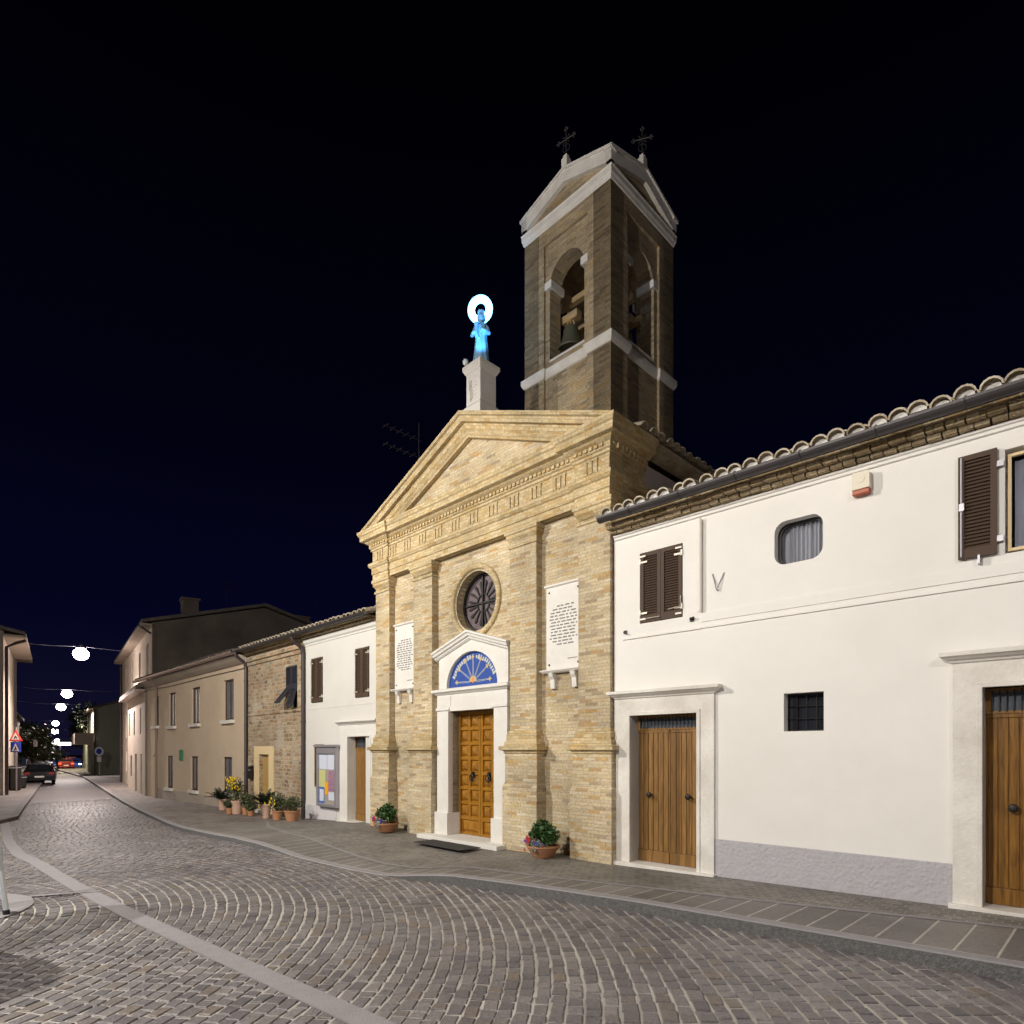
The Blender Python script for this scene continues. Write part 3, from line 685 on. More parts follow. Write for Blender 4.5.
# plaques
for (xa, xb, lab, rows, ly) in ((-1.45,-.66,'white inscribed marble plaque right of the church round window', 13, .085),(-6.17,-5.38,'white inscribed marble plaque left of the church door and round window', 14, .085)):
    L = cw((xa+xb)/2, .1, 3.2)
    t = thing('stone_plaque', lab, 'plaque', L, RC, 'inscribed plaques on the church front')
    w_ = (xb-xa)/2; p = MB(); p.box(-w_,w_,-.05,.0,0,1.46); p.build('slab', M['marble'], t, bevel=.004)
    p = MB(); p.sweep([(-w_,0,0),(-w_,-.05,0),(w_,-.05,0),(w_,0,0)],(0,0,1),[(0,1.44),(.03,1.46),(.03,1.49),(0,1.50)]); p.build('top_moulding', M['marble'], t); p = MB(); p.sweep([(-w_-.06,0,0),(-w_-.06,-.1,0),(w_+.06,-.1,0),(w_+.06,0,0)],(0,0,1),[(-.05,-.06),(0,-.05),(.03,-.02),(.03,.0),(-.05,.0)]); p.box(-w_-.04,w_+.04,-.09,0,-.055,-.001)
    p.build('ledge', M['marble'], t)
    for s_ in (-1,1):
        q = MB(); c = s_*(w_-.15)
        q.m = Matrix.Translation((c,0,0)) @ Matrix.Rotation(math.pi/2,4,'Z')
        q.plate([(0,-.33),(0,-.06),(-.13,-.06),(-.11,-.12),(-.07,-.17),(-.06,-.33)][::-1],[],-.05,.05); q.build('bracket', M['marble'], t, bevel=.006)
    q = MB()
    for sx_ in (-1,1):
        for z_ in (.09,1.36): q.sphere((sx_*(w_-.07),-.052,z_),.018,10,6)
    q.build('fixing_stud', M['iron'], t)
    q = MB(); r2 = random.Random(int(-xa*10))
    for i in range(rows):
        z_ = 1.10-i*(.72/rows); mg = .10 if i in (0,1,rows-1,rows-2) else r2.uniform(.03,.07); x_ = -w_+.05+mg*(2 if i in(0,rows-1) else 1)
        while x_ < w_-.07-mg:
            wl = r2.uniform(.05,.13); e_ = min(x_+wl, w_-.05-mg)
            k = x_
            while k < e_-.008:
                q.box(k,k+.0115,-.0525,-.0495,z_-.011,z_+r2.choice((.010,.013,.011))); k += .016
            x_ = e_+.028
    k = w_-.3
    while k < w_-.1: q.box(k,k+.009,-.0525,-.0495,.165,.18); k += .014
    q.build('inscription', M['ink'], t)
# statue on its pedestal at the apex
L = cw(CX, .27, 8.38)
t = thing('statue_pedestal', 'white square stone pedestal on the apex of the church pediment', 'pedestal', L, RC)
p = MB(); p.box(-.26,.26,-.26,.26,-.15,.30); p.box(-.21,.21,-.21,.21,.30,1.04)
p.poly([(-.26,-.26,.301),(.26,-.26,.301),(.21,-.21,.36),(-.21,-.21,.36)]); p.poly([(.26,-.26,.301),(.26,.26,.301),(.21,.21,.36),(.21,-.21,.36)])
p.build('shaft', M['marble'], t)
p = MB(); p.sweep([(-.21,-.21,0),(.21,-.21,0),(.21,.21,0),(-.21,.21,0)],(0,0,1),[(0,.98),(.02,1.0),(.04,1.04),(.06,1.08),(.06,1.15),(-.21,1.175)],closed=True,caps=False); p.build('cap', M['marble'], t)
p = MB()
for z_ in (.42,.50,.58,.66,.74,.82): p.box(-.13+rnd.uniform(0,.05),.13-rnd.uniform(0,.05),-.216,-.208,z_,z_+.035)
for k in range(3): p.tube([(-.10+.03*k+.02*math.sin(i),-.218,.42+.07*i) for i in range(7)],.008,5)
p.build('carved_monogram', M['travertine'], t)
st = thing('statue', 'small blue-lit statue of a robed crowned figure standing on the church roof pedestal', 'statue', cw(CX,.27,9.56), RC+R(38))
fg = MB(); fg.lathe([(.02,0),(.16,.0),(.165,.05),(.15,.2),(.13,.4),(.115,.55),(.125,.68),(.13,.76),(.10,.84),(.045,.88),(.04,.92)],n=28,fold=.07,nf=8)
fg.sphere((0,-.01,.99),.075,12,10,(.9,1,1.15)); fg.sphere((0,.02,.99),.092,12,10,(1,.9,1.1)); fg.lathe([(.06,1.05),(.075,1.12),(.07,1.12),(.02,1.1)],n=10)
fg.tube([(.11,0,.78),(.17,-.06,.62),(.10,-.15,.62),(.03,-.16,.66)],.045,8,.028); fg.tube([(-.11,0,.78),(-.18,-.06,.60),(-.14,-.16,.58),(-.08,-.2,.60)],.045,8,.028)
fg.sphere((-.07,-.15,.76),.05,10,8); fg.tube([(-.07,-.14,.72),(-.08,-.15,.62),(-.06,-.15,.5)],.05,8,.04); fg.sphere((0,-.07,.985),.016,8,6)
fo = fg.build('figure', M['statue'], st)
rm = fo.modifiers.new('remesh','REMESH'); rm.mode = 'VOXEL'; rm.voxel_size = .013; rm.use_smooth_shade = True
hl = MB(); hl.tube([(.185*math.cos(t)-.03,.06,1.20+.215*math.sin(t)) for t in [2*math.pi*i/40 for i in range(41)]],.072,12,cap=False)
hl.build('halo_tube', M['halo'], st, smooth=True)
p = MB(); p.tube([(0,.10,.0),(0,.12,1.0)],.012,6); p.build('halo_rod', M['iron'], st)
sp = thing('small_spotlight', 'small round floodlight on a curved arm beside the statue feet', 'spotlight', cw(CX-.27,.18,9.53), RC)
p = MB(); p.tube([(.05,0,.0),(-.02,-.02,.02),(-.08,-.03,.08),(-.08,-.03,.18)],.014,6); p.build('arm', M['iron'], sp)
p = MB(); p.sphere((-.08,-.02,.22),.07,12,8,(.8,1,1)); p.build('lamp_head', M['signw'], sp, smooth=True)
ld = bpy.data.lights.new('statue_light','SPOT'); ld.energy = 110; ld.color = (.10,.48,1); ld.shadow_soft_size = .05; ld.spot_size = R(52); ld.spot_blend = .5
lo = bpy.data.objects.new('statue_light', ld); COL.objects.link(lo); lo.parent = st; lo.location = (.08,-.63,-.05); lo.rotation_euler = Vector((-.10,.63,.85)).to_track_quat('-Z','Y').to_euler()

# ---------------------------------------------------------------- bell tower
TS = 2.28
tw = thing('bell_tower', 'square brick bell tower with open arches and white string courses rising behind the church pediment', 'bell tower', cw(-1.15-TS/2, 1.55+TS/2, 0), RC)
hs = TS/2
tb = MB()
def arch(cx, hwid, z0, zs, n=16): return [(cx-hwid,z0),(cx+hwid,z0)]+[(cx+hwid*math.cos(math.pi*i/n), zs+hwid*1.08*math.sin(math.pi*i/n)) for i in range(n+1)]
gz0, gza = 13.1, 13.50
for k in range(4):
    tb.m = Matrix.Rotation(k*math.pi/2, 4, 'Z')
    ws = .56
    tb.plate([(-hs+ws,0),(hs-ws,0),(hs-ws,12.5),(-hs+ws,12.5)], [arch(0,.46,9.98,11.52)], -hs+.055, -hs+.40)
    tb.box(-hs,-hs+ws,-hs,-hs+.415,-.3,12.74); tb.box(hs-ws,hs,-hs,-hs+.02 if False else -hs+.418,-.3,12.741)
    tb.box(-hs+ws,hs-ws,-hs,-hs+.41,12.42,12.74)
    tb.plate([(-hs+.02,12.74),(hs-.02,12.74),(hs-.02,13.1),(0,13.44),(-hs+.02,13.1)], [], -hs+.03, -hs+.35)
tb.m = Matrix.Identity(4)
tb.build('wall', M['tower_brick'], tw)
for sgn in (1,):
    tfl = MB(); tfl.box(-hs+.3,hs-.3,-hs+.3,hs-.3,9.5,9.9); tfl.box(-hs+.3,hs-.3,-hs+.3,hs-.3,12.45,12.6); tfl.build('belfry_floor', M['tower_brick'], tw)
sc = MB()
sq = [(-hs,-hs),(hs,-hs),(hs,hs),(-hs,hs)]
ws = .56; path = []
for k in range(4):
    m_ = Matrix.Rotation(k*math.pi/2, 3, 'Z')
    for p in ((-hs,-hs),(-hs+ws,-hs),(-hs+ws,-hs+.055),(hs-ws,-hs+.055),(hs-ws,-hs)): path.append(tuple(m_ @ Vector((*p,0))))
sc.sweep(path, (0,0,1), [(-.02,9.60),(.02,9.62),(.05,9.68),(.06,9.72),(.06,9.80),(.0,9.83),(-.05,9.83)], closed=True, caps=False)
sc.build('stone_string_course', M['towerstone'], tw); sc = MB()
sc.sweep([(*p,0) for p in sq], (0,0,1), [(-.02,12.70),(.02,12.73),(.03,12.78),(.05,12.82),(.05,12.91),(.065,12.94),(-.1,12.96)], closed=True, caps=False); sc.build('top_cornice', M['towerstone'], tw)
for k in range(4):
    sc = MB()
    sc.m = Matrix.Rotation(k*math.pi/2, 4, 'Z')
    y_ = -hs
    e_ = hs+.05
    sc.plate([(-e_,13.03),(-hs+.08,13.03),(0,13.37),(hs-.08,13.03),(e_,13.03),(e_,13.24),(0,13.60),(-e_,13.24)], [], y_-.05+.001*k, y_+.1)
    sc.plate([(-e_-.03,13.235),(0,13.595),(e_+.03,13.235),(e_+.03,13.29),(0,13.65),(-e_-.03,13.29)], [], y_-.08+.001*k, y_+.1)
    # imposts and sill
    for s_ in (-1,1):
        xa = s_*.44; a, c = sorted((xa, xa+s_*.25)); sc.box(a if s_>0 else a-.0, c, -hs+.02, -hs+.10, 11.48, 11.64)
        a, c = sorted((xa-s_*.05, xa)); sc.box(a, c, -hs+.02, -hs+.44, 11.48, 11.64)
    sc.box(-.46,.46,-hs+.05,-hs+.44,9.94,9.985)
    sc.build('gable_stonework', M['towerstone'], tw)
rt = MB()
c0 = (0,0,13.75)
for k in range(4):
    rt.m = Matrix.Rotation(k*math.pi/2, 4, 'Z'); a = hs+.03
    rt.poly([(-a,-a,13.23),(0,-a,13.60),(0,0,13.62)]); rt.poly([(0,-a,13.60),(a,-a,13.23),(0,0,13.62)])
rt.m = Matrix.Identity(4); rt.build('roof', M['tile_d'], tw)
fp = MB()
for k in range(4):
    fp.m = Matrix.Rotation(k*math.pi/2, 4, 'Z'); fp.box(-.07,.07,-hs-.03,-hs+.11,13.58,13.88); fp.box(-.045,.045,-hs-.005,-hs+.085,13.88,13.95)
    cz, y_ = 14.40, -hs-.01
    if k in (0,1):
        pass
fp.m = Matrix.Identity(4); fp.build('finial_post', M['towerstone'], tw)
for k in (0,1):
    ir = MB(); ir.m = Matrix.Rotation(k*math.pi/2, 4, 'Z') @ Matrix.Translation((0,-hs+.04,1.6)) @ Matrix.Rotation(R(10 if k == 0 else -60),4,'Z') @ Matrix.Scale(.875,4)
    ir.tube([(0,0,14.08),(0,0,14.75)],.016,6); ir.tube([(-.2,0,14.5),(.2,0,14.5)],.016,6)
    for x_, z_ in ((-.2,14.5),(.2,14.5),(0,14.74)):
        for t in range(4): a=t*math.pi/2; ir.sphere((x_+.035*math.cos(a),0,z_+.035*math.sin(a)),.026,8,6)
    for a in (45,135,225,315): ir.tube([(.05*math.cos(R(a)),0,14.5+.05*math.sin(R(a))),(.13*math.cos(R(a)),0,14.5+.13*math.sin(R(a)))],.010,5)
    ir.tube([(.09*math.cos(q),0,14.3+.09*math.sin(q)) for q in [2*math.pi*i/12 for i in range(13)]],.010,5)
    ir.build('iron_cross', M['gutter'], tw)
bm_ = MB()
for z_, y_ in ((11.62,-.30),(11.25,.1),(11.0,.45)): bm_.box(-hs+.3,hs-.3,y_-.06,y_+.06,z_-.06,z_+.06)
for y_ in (-.45,): bm_.box(-hs+.3,hs-.3,y_-.05,y_+.05,10.15,10.25)
bm_.build('bell_frame', M['beam'], tw)
def bell(x, y, z, s, lab):
    t = thing('bell', lab, 'bell', tw.matrix_basis @ Vector((x,y,z)), RC, 'bells in the tower'); 
    q = MB(); q.lathe([(.0,.02),(.26,.02),(.30,.0),(.31,.02),(.27,.08),(.21,.20),(.175,.36),(.165,.46),(.13,.52),(.04,.55),(.03,.58)],n=28,caps=False); q.build('bell_body', M['bronze'], t, smooth=True).scale = (s,)*3
    q = MB()
    for a in range(3): q.tube([(.09*math.cos(p)*math.cos(a*2.1),.09*math.cos(p)*math.sin(a*2.1),.55+.12*math.sin(p)) for p in [math.pi*i/8 for i in range(9)]],.02,6)
    q.box(-.22,.22,-.08,.08,.64,.80); q.build('headstock', M['beam'], t).scale = (s,)*3
    q = MB(); q.tube([(0,0,.45),(.02,0,.05)],.014,6); q.sphere((.02,0,.02),.045,10,8); q.build('clapper', M['iron'], t).scale = (s,)*3
bell(-.30,-.58,10.33,.98,'green bronze bell with a wooden headstock in the lit left-hand arch of the tower')
bell(.62,.05,10.05,1.0,'dark bronze bell hanging in the unlit right-hand arch of the tower')
bell(-.45,.35,10.25,.7,'smaller bronze bell deeper inside the tower, behind the others')

# ---------------------------------------------------------------- window / door helpers (local: wall plane y=0, street at -y)
def sash_window(par, x0, x1, z0, z1, depth=.12, name='window', frame=None, pane=None, mull=1, cross=0, fr=.045, lab=None):
    f = MB(); f.plate(rect(x0,x1,z0,z1), [rect(x0+fr,x1-fr,z0+fr,z1-fr)], depth, depth+.05)
    for i in range(mull): xc = x0+(x1-x0)*(i+1)/(mull+1); f.box(xc-.022,xc+.022,depth+.003,depth+.048,z0+fr,z1-fr)
    for i in range(cross): zc = z0+(z1-z0)*(i+1)/(cross+1); f.box(x0+fr,x1-fr,depth+.006,depth+.044,zc-.013,zc+.013)
    fo = f.build(name, frame or M['dark'], par)
    g_ = MB(); g_.box(x0+fr,x1-fr,depth+.02,depth+.03,z0+fr,z1-fr); g_.build('pane', pane or M['glassb'], fo)
    return fo
def louvre(par, x0, x1, z0, z1, y, m, name='shutter', hinges=True, side=None, cols=1):
    """closed louvred shutter leaf, outer face at y"""
    s_ = MB(); fr = .055; s_.plate(rect(x0,x1,z0,z1), [rect(x0+fr,x1-fr,z0+fr*1.8,z1-fr)], y, y+.035)
    z = z0+fr*1.8
    while z < z1-fr-.02:
        s_.poly([(x0+fr,y+.004,z),(x1-fr,y+.004,z),(x1-fr,y+.03,z+.036),(x0+fr,y+.03,z+.036)]); s_.poly([(x0+fr,y+.03,z+.036),(x1-fr,y+.03,z+.036),(x1-fr,y+.031,z+.0),(x0+fr,y+.031,z+.0)][::-1]); z += .038
    o = s_.build(name, m, par)
    if hinges:
        h = MB(); sd = side or -1; xe = x0 if sd < 0 else x1
        for zz in (z0+.14, z1-.14):
            a, c = sorted((xe-sd*.02, xe+sd*(-.10 if False else -.12))); h.box(a,c,y-.008,y-.001,zz-.014,zz+.014); h.box(xe-.012,xe+.012,y-.014,y+.03,zz-.03,zz+.05)
        h.build('hinge', M['hinge'], o)
    return o

# ---------------------------------------------------------------- WHITE HOUSE, right
a46 = R(46.1); RW = math.atan2(-math.cos(a46), math.sin(a46))
wh = thing('white_house', 'long two-storey white rendered house with tiled eaves and two stone-framed doors, right of the church', 'house', O, RW)
WM = Matrix.Translation(O) @ Matrix.Rotation(RW, 4, 'Z')
def ww(x, y, z=0): return WM @ Vector((x,y,z))
Y0 = .02
def roundrect(x0,x1,z0,z1,r,n=5):
    P = []
    for cx, cz, a in ((x1-r,z0+r,-90),(x1-r,z1-r,0),(x0+r,z1-r,90),(x0+r,z0+r,180)):
        P += [(cx+r*math.cos(R(a+90*i/n)), cz+r*math.sin(R(a+90*i/n))) for i in range(n+1)]
    return P
b_ = MB()
holes = [rect(.35,1.46,.0,2.33), rect(4.70,5.85,.05,2.46), roundrect(2.53,3.12,4.20,4.76,.14), rect(2.65,3.13,2.04,2.53), rect(.50,1.22,3.74,4.82), rect(4.88,5.85,3.84,4.92)]
b_.plate(rect(.03,9,-.5,5.24), holes, Y0, Y0+.26, back=False)
b_.box(.03,.3,Y0+.30,8,-.5,5.3); b_.box(8.7,9,Y0+.3,8,-.5,5.3); b_.box(.3,8.7,7.7,8,-.5,5.3)
b_.build('wall', M['white'], wh)
d_ = MB(); d_.box(1.72,4.44,Y0-.022,Y0+.0-.001,-.3,.56); d_.build('plinth_band', M['plinth'], wh, bevel=.008); d_ = MB(); d_.box(6.1,9,Y0-.022,Y0-.001,-.3,.6); d_.build('plinth_band', M['plinth'], wh, bevel=.008)
d_ = MB()
d_.box(1.515,9,Y0-.012,Y0-.001,3.62,3.745); d_.box(.2,1.515,Y0-.022,Y0-.001,3.525,3.56); d_.box(1.515,9,Y0-.02,Y0-.001,3.53,3.56)
d_.build('string_course', M['white'], wh)
e_ = MB(); e_.sweep([(.05,Y0,0),(9,Y0,0)],(0,0,1),[(0,5.11),(.03,5.12),(.035,5.15),(.06,5.16),(.06,5.185),(0,5.19)]); e_.build('eave_moulding', M['white'], wh)
e_ = MB(); x = .02
while x < 9:   # projecting rough bricks under the eave
    e_.cbox((x+.07,Y0-.05+rnd.uniform(-.012,.012),5.218+rnd.uniform(-.004,.004)),(.125,.18,.05),rnd.uniform(-.06,.06)); x += .14
x = .02
while x < 9:
    e_.cbox((x+.09,Y0-.11+rnd.uniform(-.015,.015),5.275+rnd.uniform(-.005,.005)),(.16,.26,.055),rnd.uniform(-.05,.05)); x += .175
e_.box(.0,9,Y0-.02,Y0+.2,5.195,5.40); e_.box(.0,9,Y0-.22,Y0+.2,5.304,5.36)
e_.build('brick_eave', M['eavebrick'], wh)
r_ = MB(); plg = MB(); coppi(r_, .02, 9, Y0-.34, 5.43, R(17), 12, pitch=.203, r=.090, seg=7, jit=2.2, plug=plg); plg.build('tile_mortar', M['marble'], wh); r_.build('roof', M['tile'], wh)
gt = MB(); pr = [(.082*math.cos(R(a)), .082*math.sin(R(a))) for a in range(180, 361, 20)]
yg, zg = Y0-.41, 5.375
gt.sweep([(.03,yg,zg),(9,yg,zg)], (0,0,1), [(-c*1.0, s*1.0) for c, s in pr]+[(.074*math.cos(R(a))*-1, .074*math.sin(R(a))) for a in range(360,179,-20)])
gt.poly([(.03,yg+c,zg+s) for c, s in pr]); x = .6
while x < 9: gt.box(x,x+.02,yg-.08,yg+.2,zg+.0,zg+.015); gt.tube([(x,yg,zg)]+[(x,yg+.079*c/.075,zg+.079*s/.075) for c,s in pr],.006,4); x += .8
gt.build('gutter', M['gutter'], wh)
pp = MB(); pp.tube([(1.51,Y0-.04,5.08),(1.51,Y0-.04,3.77)],.028,10); pp.build('conduit_pipe', M['pipew'], wh)
def stone_door(par, x0, x1, ztop, fx0, fx1, fz, cz, y, transom, mat_door, planks, z0=.0, knobs=True, sm=None):
    f = MB(); f.plate([(fx0,z0-.1),(x0,z0-.1),(x0,ztop),(x1,ztop),(x1,z0-.1),(fx1,z0-.1),(fx1,fz),(fx0,fz)],[],y-.045,y+.2)
    f.plate([(x0-.055,z0-.05),(x0,z0-.05),(x0,ztop),(x1,ztop),(x1,z0-.05),(x1+.055,z0-.05),(x1+.055,ztop+.055),(x0-.055,ztop+.055)],[],y-.06,y-.044)
    f.sweep([(fx0,y+.1,0),(fx0,y-.045,0),(fx1,y-.045,0),(fx1,y+.1,0)],(0,0,1),[(0,fz),(.02,fz+.01),(.03,fz+.03),(.06,fz+.045),(.09,fz+.07),(.11,fz+.075),(.11,fz+.12),(.08,fz+.125),(-.05,fz+.13)])
    f.box(fx0-.03,fx1+.03,y-.12,y+.3,z0-.2,z0+.035)
    fo = f.build('door_surround', sm or M['travertine'], par, bevel=.006)
    zt = ztop-transom
    g_ = MB(); g_.plate(rect(x0,x1,zt,ztop),[rect(x0+.06,x1-.04,zt+.03,ztop-.04)],y+.17,y+.21); go_ = g_.build('transom', M['brownwood'], par)
    g_ = MB(); g_.box(x0+.06,x1-.04,y+.19,y+.2,zt+.03,ztop-.04); g_.build('pane', M['glassb'], go_)
    g_ = MB(); n_ = int((x1-x0)/.06)
    for i in range(1,n_): xx = x0+(x1-x0)*i/n_; g_.tube([(xx,y+.16,zt+.02),(xx,y+.16,ztop-.02)],.006,5)
    g_.build('bars', M['iron'], go_)
    xm = (x0+x1)/2
    for s_, (a, c) in ((-1,(x0+.0,xm-.004)),(1,(xm+.004,x1-.0))):
        d = MB(); d.box(a,c,y+.20,y+.24,z0+.035,zt); n_ = planks
        for i in range(n_):
            pa, pc = a+.02+(c-a-.04)*i/n_, a+.02+(c-a-.04)*(i+1)/n_
            d.box(pa+.005,pc-.005,y+.186,y+.201,z0+.22,zt-.05)
        d.box(a+.005,c-.005,y+.178,y+.202,z0+.04,z0+.215); d.box(a+.005,c-.005,y+.182,y+.202,zt-.045,zt)
        do = d.build('door', mat_door, par, bevel=.003)
        if knobs:
            k = MB(); kx = (a+.24 if s_ < 0 else c-.22); k.tube([(kx,y+.19,z0+1.08),(kx,y+.12,z0+1.08)],.018,8); k.sphere((kx,y+.11,z0+1.08),.045,12,8,(1,.5,1)); k.build('knob', M['iron'], do)
    return fo
stone_door(wh, .35, 1.46, 2.33, .09, 1.72, 2.59, 2.7, Y0, .22, M['doorwood'], 6, z0=.03)
stone_door(wh, 4.70, 5.85, 2.46, 4.44, 6.11, 2.73, 2.85, Y0, .27, M['doorwood2'], 6, z0=.11)
# small barred window
sw = sash_window(wh, 2.65,3.13,2.04,2.53,.16, frame=M['iron'], pane=M['glass'], mull=0, fr=.02)
g_ = MB()
for i in (1,2,3): xx = 2.65+.48*i/4; g_.tube([(xx,Y0+.12,2.04),(xx,Y0+.12,2.53)],.007,6)
for i in (1,2): zz = 2.04+.49*i/3; g_.tube([(2.65,Y0+.128,zz),(3.13,Y0+.128,zz)],.007,6)
g_.build('bars', M['iron'], sw)
# rounded window with curtain
f = MB(); f.plate(roundrect(2.53,3.12,4.20,4.76,.14),[roundrect(2.57,3.09,4.23,4.73,.12)],.15,.19); fo = f.build('window', M['iron'], wh)
g_ = MB(); n_ = 60
for i in range(n_):
    xa, xb = 2.66+.46*i/n_, 2.66+.46*(i+1)/n_; ya, yb = .225+.018*math.sin(i*.9)+.01*math.sin(i*.37), .225+.018*math.sin((i+1)*.9)+.01*math.sin((i+1)*.37)
    g_.poly([(xa,ya,4.14),(xb,yb,4.14),(xb,yb,4.74),(xa,ya,4.74)])
g_.box(2.54,3.12,.26,.27,4.14,4.74); g_.build('curtain', M['curtain'], fo)
# closed shutters, left upper window
for a, c, sd in ((.515,.86,-1),(.865,1.21,1)): louvre(wh, a, c, 3.75, 4.81, Y0-.01, M['shutter'], side=sd)
g_ = MB()
for x_ in (.56,1.16):
    for z_, d in ((3.80,1),(4.76,-1)): g_.box(x_-.05,x_+.05,Y0-.022,Y0-.011,z_-.012,z_+.012)
g_.tube([(.62,Y0-.03,3.80),(.86,Y0-.03,3.80)],.007,5); g_.tube([(1.0,Y0-.03,3.88),(1.2,Y0-.03,3.9),(1.2,Y0-.03,4.05)],.007,5)
g_.build('shutter_fitting', M['hinge'], wh)
# right upper window, left leaf folded back on the wall
o = louvre(wh, 4.49, 4.82, 3.85, 4.95, Y0-.05, M['shutter'], hinges=False)
h = MB()
for zz in (4.0,4.78): h.box(4.82,4.875,Y0-.05,Y0-.01,zz-.03,zz+.03)
h.tube([(4.52,Y0-.06,3.87),(4.52,Y0-.06,4.93)],.009,6); h.box(4.50,4.545,Y0-.075,Y0-.05,4.36,4.44); h.box(4.66,4.68,Y0-.07,Y0-.0,3.77,3.86)
h.build('hinge', M['alu'], o)
wn = sash_window(wh, 4.90,5.85,3.87,4.88,.06, frame=M['yellow'], pane=M['clear'], mull=1, fr=.03)
g_ = MB(); n_ = 50
for i in range(n_):
    xa, xb = 4.95+.7*i/n_, 4.95+.7*(i+1)/n_; f1 = lambda q: .17+.012*math.sin(q*.8)+.008*math.sin(q*.33)
    g_.poly([(xa,f1(i),3.92),(xb,f1(i+1),3.92),(xb,f1(i+1),4.83),(xa,f1(i),4.83)])
g_.build('lace_curtain', M['cloth'], wn)
g_ = MB(); g_.box(5.86,6.2,Y0-.05,Y0-.015,3.85,4.95); g_.build('shutter', M['shutter'], wh)
bd = MB()
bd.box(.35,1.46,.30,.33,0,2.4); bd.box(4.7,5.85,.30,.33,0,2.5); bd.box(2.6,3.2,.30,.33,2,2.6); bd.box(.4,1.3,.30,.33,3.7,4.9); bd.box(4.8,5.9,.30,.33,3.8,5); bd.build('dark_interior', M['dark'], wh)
# small fittings on the white wall
sr = thing('alarm_siren', 'cream and orange alarm siren box high on the white house wall below the eave', 'alarm box', ww(3.56,Y0,4.94), RW)
q = MB(); q.plate([(-.095,-.06),(.095,-.06),(.095,.12),(.08,.14),(-.08,.14),(-.095,.12)],[],-.10,0); q.plate(circ(0,.05,.045,16),[],-.104,-.1); q.build('housing', M['siren'], sr, bevel=.01)
q = MB(); q.box(-.09,.09,-.095,-.005,-.12,-.062); q.build('strobe', M['sirenr'], sr, bevel=.01)
vb = MB(); vb.tube([(1.68,Y0-.0,4.27),(1.755,Y0-.04,4.03),(1.85,Y0-.0,4.26)],.011,6); vb.tube([(1.755,Y0,4.03),(1.755,Y0-.04,4.03)],.011,6)
tag(vb.build('iron_bracket', M['alu']), 'small V-shaped iron bracket on the white house wall between the shutters and the rounded window', 'bracket').matrix_basis = WM
vb = MB(); vb.tube([(1.36,Y0,3.68),(1.36,Y0-.05,3.68),(1.42,Y0-.05,3.70)],.012,6); vb.box(1.34,1.40,Y0-.02,Y0-.001,3.65,3.71)
tag(vb.build('wall_hook', M['iron']), 'small iron hook on the white wall to the lower right of closed shutters', 'hook').matrix_basis = WM
vb = MB(); vb.tube([(.24,Y0,3.64),(.24,Y0-.05,3.64),(.29,Y0-.05,3.61)],.012,6); vb.box(.22,.27,Y0-.02,Y0-.001,3.62,3.67)
tag(vb.build('wall_hook', M['iron']), 'small iron hook on the white wall below the closed shutters, beside the church', 'hook').matrix_basis = WM

# ---------------------------------------------------------------- HOUSES LEFT OF THE CHURCH (church frame, wall plane y=.12)
def house(name, label, x0, x1, zeave, mwall, holes, y=.12, depth=8, cat='house'):
    t = thing(name, label, cat, cw(0,0,0), RC)
    b = MB(); b.plate(rect(x0,x1,-1.2,zeave), holes, y, y+.24, back=False); b.box(x0,x0+.2,y+.26,y+depth,-1.2,zeave); b.box(x1-.2,x1,y+.26,y+depth,-1.2,zeave); b.box(x0+.2,x1-.2,y+depth-.2,y+depth,-1.2,zeave)
    b.box(x0+.2,x1-.2,y+.6,y+.65,-1.2,zeave)
    b.build('wall', mwall, t); return t
YL = .12
# white house 2
h2 = house('small_white_house', 'narrow white rendered house with brown shutters between the church and the rubble stone house', -10.78, -6.98, 5.02, M['whitedim'],
           [rect(-8.66,-7.55,-.1,2.16), rect(-10.39,-9.75,3.12,4.37), rect(-8.02,-7.38,3.12,4.37), rect(-10.21,-9.70,.78,1.96)])
q = MB(); q.box(-10.78,-9.0,YL-.02,YL-.001,-.6,.28); q.build('plinth_band', M['plinth_pale'], h2)
q = MB(); q.box(-10.76,-6.98,YL-.008,YL-.001,2.94,2.98); q.sweep([(-10.78,YL,0),(-6.98,YL,0)],(0,0,1),[(0,4.75),(.02,4.76),(.02,4.8),(.06,4.84),(.08,4.92),(0,4.93)]); q.build('string_course', M['whitedim'], h2)
stone_door(h2, -8.35, -7.30, 2.14, -8.77, -6.99, 2.44, 2.5, YL, .30, M['brownwood'], 1, z0=-.06, knobs=False, sm=M['marble'])
for a in (-10.38,-8.01):
    for i in (0,1): louvre(h2, a+.315*i, a+.315*(i+1)-.006, 3.13, 4.36, YL-.03, M['shutter'], side=-1 if i == 0 else 1)
sash_window(h2, -10.21,-9.70,.78,1.96,.1, frame=M['brownwood'], pane=M['glass'])
